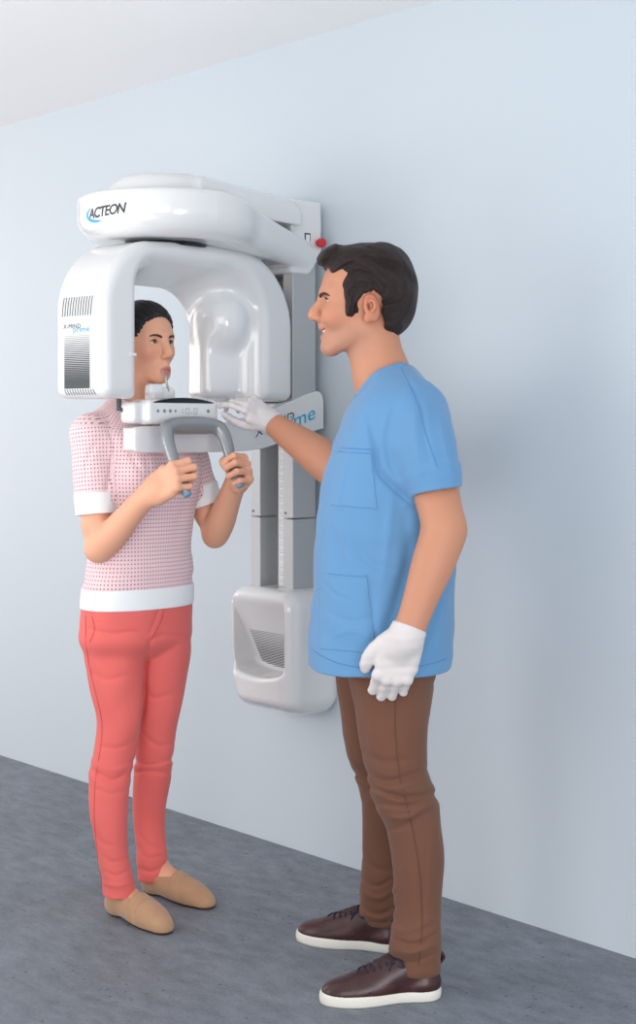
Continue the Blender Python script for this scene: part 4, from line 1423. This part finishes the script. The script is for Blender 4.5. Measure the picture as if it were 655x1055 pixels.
def scrub_sdf(S, infl=0.0, folds=True):
    S.at(); S.infl = infl
    S.loft(MT, 180, n=2.3, k=.03, cap=.003)
    S.cone(V(414, 402, 3.58), V(405, 397, 3.76), .048, .048, .04)
    e = V(451, 520, 3.43)
    T = Sdf(); T.infl = infl
    T.chain([V(427, 424, 3.53), V(438, 462, 3.455), V(448.5, 500, 3.435), V(452, 525, 3.43)], [.078, .077, .064, .061], sub=4, flat=((0, 1, 0), .92)); T.infl = 0
    ax_ = nrm(V(456, 560, 3.42) - V(450, 500, 3.435)); T.cut(V(449, 507, 3.435), ax_ + np.array([.10, 0, 0]), .001)
    T.chain([V(448, 494, 3.435), V(453, 530, 3.43)], [.040, .057], sub=1, mode='s')
    S.group(T, np.minimum(V(427, 424, 3.53), V(452, 525, 3.43)) - .10, np.maximum(V(427, 424, 3.53), V(452, 525, 3.43)) + .10, .035)
    e2 = K_SH + (K_EL - K_SH) * .75
    S.chain([K_SH, K_SH * .5 + e2 * .5, e2], [.07, .072, .07], k=.04, sub=3)
    S.infl = 0
    # open sleeve ends
    S.at(e2, frame(dK, (0, 0, 1)), 1); S.box((.05, 0, 0), (.05, .09, .09), .002, mode='s'); S.at()
    # v neck
    S.chain([V(398, 355, 3.66), V(397, 392, 3.66)], [.080, .071], k=.006, mode='s', sub=1)
    S.cone(V(382, 385, 3.66), V(356, 414, 3.66), .062, .012, .006, 's')
    nb = neck_box(); S.box(nb[0], nb[1], .035, rot=nb[2], k=.004, mode='s')
    S.cut(V(0, 684, 3.64) * [0, 0, 1], (0, 0, -1), .002)
    if folds:
        def fd(P, d):
            z = P[..., 2]
            return d + .0022 * foldwave(P, 20, 1.6, 4.) + .0010 * foldwave(P, 60, 1.2, 1.)
        S.disp(fd)
        S.creases([([(380, 430), (387, 461), (390, 484), (403, 500), (427, 521)], .008, -.011), ([(402, 418), (393, 450), (398, 482), (412, 500)], .010, .006),
                   ([(434, 412), (437, 450), (444, 478)], .008, -.004), ([(427, 425), (428, 455), (434, 490)], .009, .004), ([(465, 430), (471, 455), (473, 480)], .007, -.005), ([(452, 420), (458, 455), (466, 490)], .008, .004),
                   ([(417, 530), (419, 580), (404, 635), (394, 670)], .018, -.010), ([(341, 540), (350, 570), (355, 590)], .009, -.005), ([(361, 546), (378, 577), (406, 588)], .010, -.005), ([(348, 545), (362, 580), (380, 600)], .010, .003),
                   ([(450, 628), (440, 655), (428, 680)], .010, -.007), ([(460, 600), (456, 640), (450, 680)], .010, .004), ([(455, 560), (450, 600), (440, 640)], .010, -.005),
                   ([(372, 425), (360, 455), (350, 500), (344, 540)], .012, .004), ([(365, 440), (352, 470), (342, 510)], .009, -.004), ([(404, 505), (400, 550), (395, 600)], .012, .004), ([(412, 388), (425, 400), (433, 420)], .006, -.003),
                   ([(335, 600), (345, 612), (362, 618)], .006, -.003), ([(340, 632), (360, 640), (385, 636)], .007, -.003), ([(343, 655), (362, 650), (380, 655)], .006, .002), ([(382, 600), (384, 640), (390, 680)], .012, -.005)], 3.2, 3.66)
    return S
# shell: keep the outer skin only, so that neck and sleeves stay open
S = scrub_sdf(Sdf())
scrub = S.mesh('scrub_top', .0035, SCRUB, man, MR)
SB = bvh_of(scrub)
def outline(pts): return [V(x, y, 3.45) for x, y in pts]
def patch(name, pts, extra, m, parent):
    """piece of cloth lying on the near side of the top, bounded by a polygon"""
    S = scrub_sdf(Sdf(), 0.0)
    S.disp(lambda P, d: d - extra)
    Pm = [(p[0], p[2]) for p in outline(pts)]
    def fn(P): return poly_sd(P[..., 0] * 3.45 / P[..., 1], 1.36 + (P[..., 2] - 1.36) * 3.45 / P[..., 1], Pm)
    S.ops.append((fn, np.full(3, -99.), np.full(3, 99.), 0, 'i'))
    S.ops.append((lambda P: P[..., 1] - 3.62, np.full(3, -99.), np.full(3, 99.), 0, 'i'))
    return S.mesh(name, .003, m, parent, MR)
NB_ = scrub_sdf(Sdf()); NB_.disp(lambda P, d: d - .0022)
T_ = Sdf(); nb_ = neck_box(.017); T_.box(nb_[0], nb_[1], .045, rot=nb_[2])
NB_.ops.append((lambda P: T_.value(P, P.reshape(-1, 3).min(0) - .02, P.reshape(-1, 3).max(0) + .02), np.full(3, -99.), np.full(3, 99.), 0, 'i'))
NB_.cut(V(0, 425, 3.66) * [0, 0, 1], (0, 0, -1))
NB_.mesh('neck_band', .003, SCRUB, scrub, MR)
chest = patch('chest_pocket', [(340, 461), (382, 462), (389, 525), (340, 521)], .0022, SCRUB, scrub)
hip = patch('hip_pocket', [(331, 590), (378, 592), (388, 674), (329, 669)], .0022, SCRUB, scrub)
for pts, par in (([(340, 461), (360, 462), (384, 463)], chest), ([(339, 462), (340, 490), (340, 521), (362, 525), (388, 526)], chest), ([(340, 465), (362, 466), (384, 467)], chest),
                 ([(331, 591), (355, 592), (378, 592)], hip), ([(331, 592), (330, 630), (329, 668), (360, 673), (387, 675)], hip)):
    strip_on('stitching', [V(x, y, 3.5) for x, y in pts], .0008, SCRUB_D, par, bvh_of(par), man)
for pts in ([(320, 672), (345, 680), (372, 684)], [(414, 377), (428, 415), (436, 450), (446, 480)], [(372, 684), (420, 684), (460, 680)]):
    strip_on('stitching', [V(x, y, 3.5) for x, y in pts], .0009, SCRUB_D, scrub, SB, man)

# trousers ------------------------------------------------------------
BROWN = mat('brown_cotton', (110, 74, 58), .75, spec=.2, sheen=.15, bump=(900, .15, .0005), vary=(5, .05))
S = Sdf()
S.loft(MHIP, 180, k=.02, cap=.004)
S.loft(MF, 0, n=2.1, k=.01, cap=.004)
S.loft(MN, 0, n=2.1, k=.01, cap=.004)
kn, kf, hn, hf = V(0, 822, 3.5)[2], V(0, 800, 3.78)[2], V(0, 975, 3.49)[2], V(0, 925, 3.79)[2]
def tj(P, d):
    z, y = P[..., 2], P[..., 1]
    near = y < 3.66
    kz = np.where(near, kn, kf); hz = np.where(near, hn, hf)
    a = .0026 * np.exp(-((z - kz) / .06) ** 2) + .0034 * np.exp(-((z - hz) / .05) ** 2)
    return d + a * foldwave(P, 100, 2.6, 2.) * .7 + .0016 * foldwave(P, 26, 2.2, 6.)
S.disp(tj)
S.creases([([(375, 795), (401, 805), (440, 792)], .008, -.007), ([(380, 803), (405, 812), (442, 801)], .007, .004), ([(382, 811), (414, 821), (446, 817)], .006, -.008), ([(390, 828), (420, 830), (448, 820)], .008, -.009), ([(398, 842), (420, 842), (445, 828)], .007, .006),
           ([(400, 855), (418, 850), (440, 836)], .006, -.004), ([(374, 775), (395, 785), (420, 782)], .008, -.003), ([(404, 966), (426, 973), (452, 961)], .006, -.007), ([(403, 977), (424, 982), (450, 972)], .006, .005), ([(404, 987), (424, 991), (451, 981)], .005, -.005),
           ([(404, 955), (420, 960), (446, 946)], .006, .004), ([(428, 686), (438, 694), (447, 706)], .008, -.005), ([(362, 700), (372, 740), (378, 780)], .010, -.003), ([(447, 855), (443, 900), (440, 950)], .010, .004), ([(408, 880), (414, 920), (412, 955)], .010, -.003),
           ([(352, 760), (360, 790), (374, 803)], .007, -.006), ([(356, 780), (364, 800), (380, 815)], .006, .004), ([(370, 932), (389, 942), (408, 934)], .007, -.009), ([(371, 918), (390, 926), (408, 915)], .007, .006), ([(371, 905), (388, 913), (404, 905)], .006, -.006), ([(374, 945), (392, 951), (410, 945)], .005, -.004),
           ([(374, 880), (385, 894), (402, 896)], .008, -.004)], 3.2, 4.1)
mtr = S.mesh('trousers', .0032, BROWN, man, MR)
BSEAM = mat('brown_seam', (98, 64, 50), .8)
strip_on('side_seam', [V(x, y, 3.45) for x, y in ((408, 700), (407, 750), (412, 800), (424, 850), (432, 900), (434, 950), (430, 990))], .0009, BSEAM, mtr, bvh_of(mtr), man)

# gloves ----------------------------------------------------------------
GLOVE = mat('white_glove', (212, 206, 205), .6, spec=.3, bump=(150, .25, .001))
for which, el, wr in (('left', M_EL, M_WR), ('right', K_EL, K_WR)):
    S = Sdf(); man_hand(S, which, .0012)
    d = nrm(el - wr); e = wr + d * (.012 if which == 'left' else .020)
    ws = .90 if which == 'left' else .80
    S.at(); S.chain([e, wr, wr - d * .02], [.0345 * ws, .0325 * ws, .030 * ws], k=.02, sub=2)
    S.cone(e + d * .001, e - d * .002, .0362 * ws, .0355 * ws, .001)
    S.cut(e + d * .003, d)
    S.disp(lambda P, d_: d_ + .0004 * foldwave(P, 200, 2.5, 2.))
    S.mesh('glove', .002, GLOVE, man, MR)

# sneakers ----------------------------------------------------------------
LEATHER = mat('burgundy_leather', (62, 34, 36), .34, spec=.5, bump=(140, .5, .001), vary=(18, .35))
WSOLE = mat('white_rubber', (228, 224, 214), .55)
LACE = mat('navy_lace', (34, 36, 52), .8)
LINING = mat('shoe_lining', (58, 34, 36), .7)
def sneaker(o, M):
    def plan(S, infl=0):
        S.at(o, M, 1); S.infl = infl
        S.chain([(.042, 0, .014), (.11, -.002, .014), (.19, .003, .014), (.235, .002, .014), (.262, .0, .014)], [.040, .0385, .0475, .044, .034], k=.004, sub=4)
        S.infl = 0
    S = Sdf(); plan(S)
    S.cut((0, 0, .028), (0, 0, 1), .003); S.cut((0, 0, .0), (0, 0, -1), .002)
    S2 = Sdf(); S2.at(o, M, 1)
    S2.chain([(.044, 0, .035), (.11, 0, .035), (.19, .003, .030), (.235, .002, .026), (.258, 0, .024)], [.0375, .036, .044, .040, .031], k=.01, sub=3, flat=((0, 0, 1), .72))
    S2.chain([(.044, 0, .04), (.044, 0, .085)], [.037, .034], k=.02, sub=1)
    S2.chain([(.07, 0, .082), (.12, 0, .061), (.170, .002, .040), (.205, .002, .032)], [.031, .030, .028, .024], k=.025, sub=3)
    S2.ell((.055, 0, .112), (.056, .030, .042), rot=rotm('Y', 12), k=.004, mode='s')
    S2.cut((0, 0, .024), (0, 0, -1)); S2.cut((.04, 0, .092), (-.12, 0, 1), .004)
    S2.groove([(.115, -.046, .03), (.125, -.042, .05), (.15, -.030, .066)], .002, -.0012); S2.groove([(.115, .046, .03), (.125, .042, .05), (.15, .030, .066)], .002, -.0012)
    S2.groove([(.185, -.05, .03), (.195, -.03, .056), (.2, 0, .062), (.195, .03, .056), (.185, .05, .03)], .002, -.0010)
    up = S2.mesh('sneaker', .0024, LEATHER, man, MR)
    S.mesh('sole', .0024, WSOLE, up, MR)
    def topz(x, y):
        zz = np.linspace(.12, .03, 91); P = (o + (M @ np.stack([np.full(91, x), np.full(91, y), zz])).T).astype(np.float32)
        d = S2.value(P, P.min(0) - .1, P.max(0) + .1); i = np.argmax(d < 0); return zz[i] if d[i] < 0 else .03
    S = Sdf(); S.at(o, M, 1)
    S.chain([(x_, 0, topz(x_, 0) - .006) for x_ in (.105, .13, .17)], [.020, .019, .015], k=.006, sub=2, flat=((0, 0, 1), .42))
    S.mesh('tongue', .0024, LINING, up, MR)
    S = Sdf(); S.at(o, M, 1); S.chain([(.006, 0, .078), (-.004, 0, .092), (.004, 0, .104), (.014, 0, .096)], [.004, .0045, .0045, .004], k=.002, sub=3, flat=((0, 1, 0), 1.8))
    S.mesh('heel_tab', .0022, LEATHER, up, MR)
    S = Sdf(); S.at(o, M, 1)
    for i in range(6):
        t = i / 5; x = .112 + .078 * t; w_ = .024 - .003 * t
        S.chain([(xx, yy, topz(xx, yy) + .0016) for xx, yy in ((x - .005, -w_), (x - .001, -w_ * .5), (x + .001, 0), (x - .001, w_ * .5), (x - .005, w_))], [.0026] * 5, k=.001, sub=3)
        S.chain([(xx, yy, topz(xx, yy) + .0016) for xx, yy in ((x - .005, -w_), (x + .010, -w_ * .2), (x + .016, w_ * .5))], [.0020] * 3, k=.001, sub=3)
        for q in (-1, 1):
            S.sph((x - .005, q * (w_ + .002), topz(x - .005, q * (w_ + .002)) + .0008), .0032)
    zb = topz(.108, 0) + .003
    for q in (-1, 1):
        S.chain([(.108, q * .002, zb), (.112, q * .022, zb + .004), (.100, q * .040, zb - .010), (.116, q * .028, zb - .008), (.108, q * .002, zb + .001)], [.0024] * 5, k=.001, sub=4)
        S.chain([(.108, q * .002, zb), (.125, q * .022, zb + .002), (.135, q * .036, zb - .018)], [.0022] * 3, k=.001, sub=3)
    S.mesh('laces', .0019, LACE, up, MR)
for o_, M_ in ((MNH, MNM), (MFH, MFM)): sneaker(o_, M_)
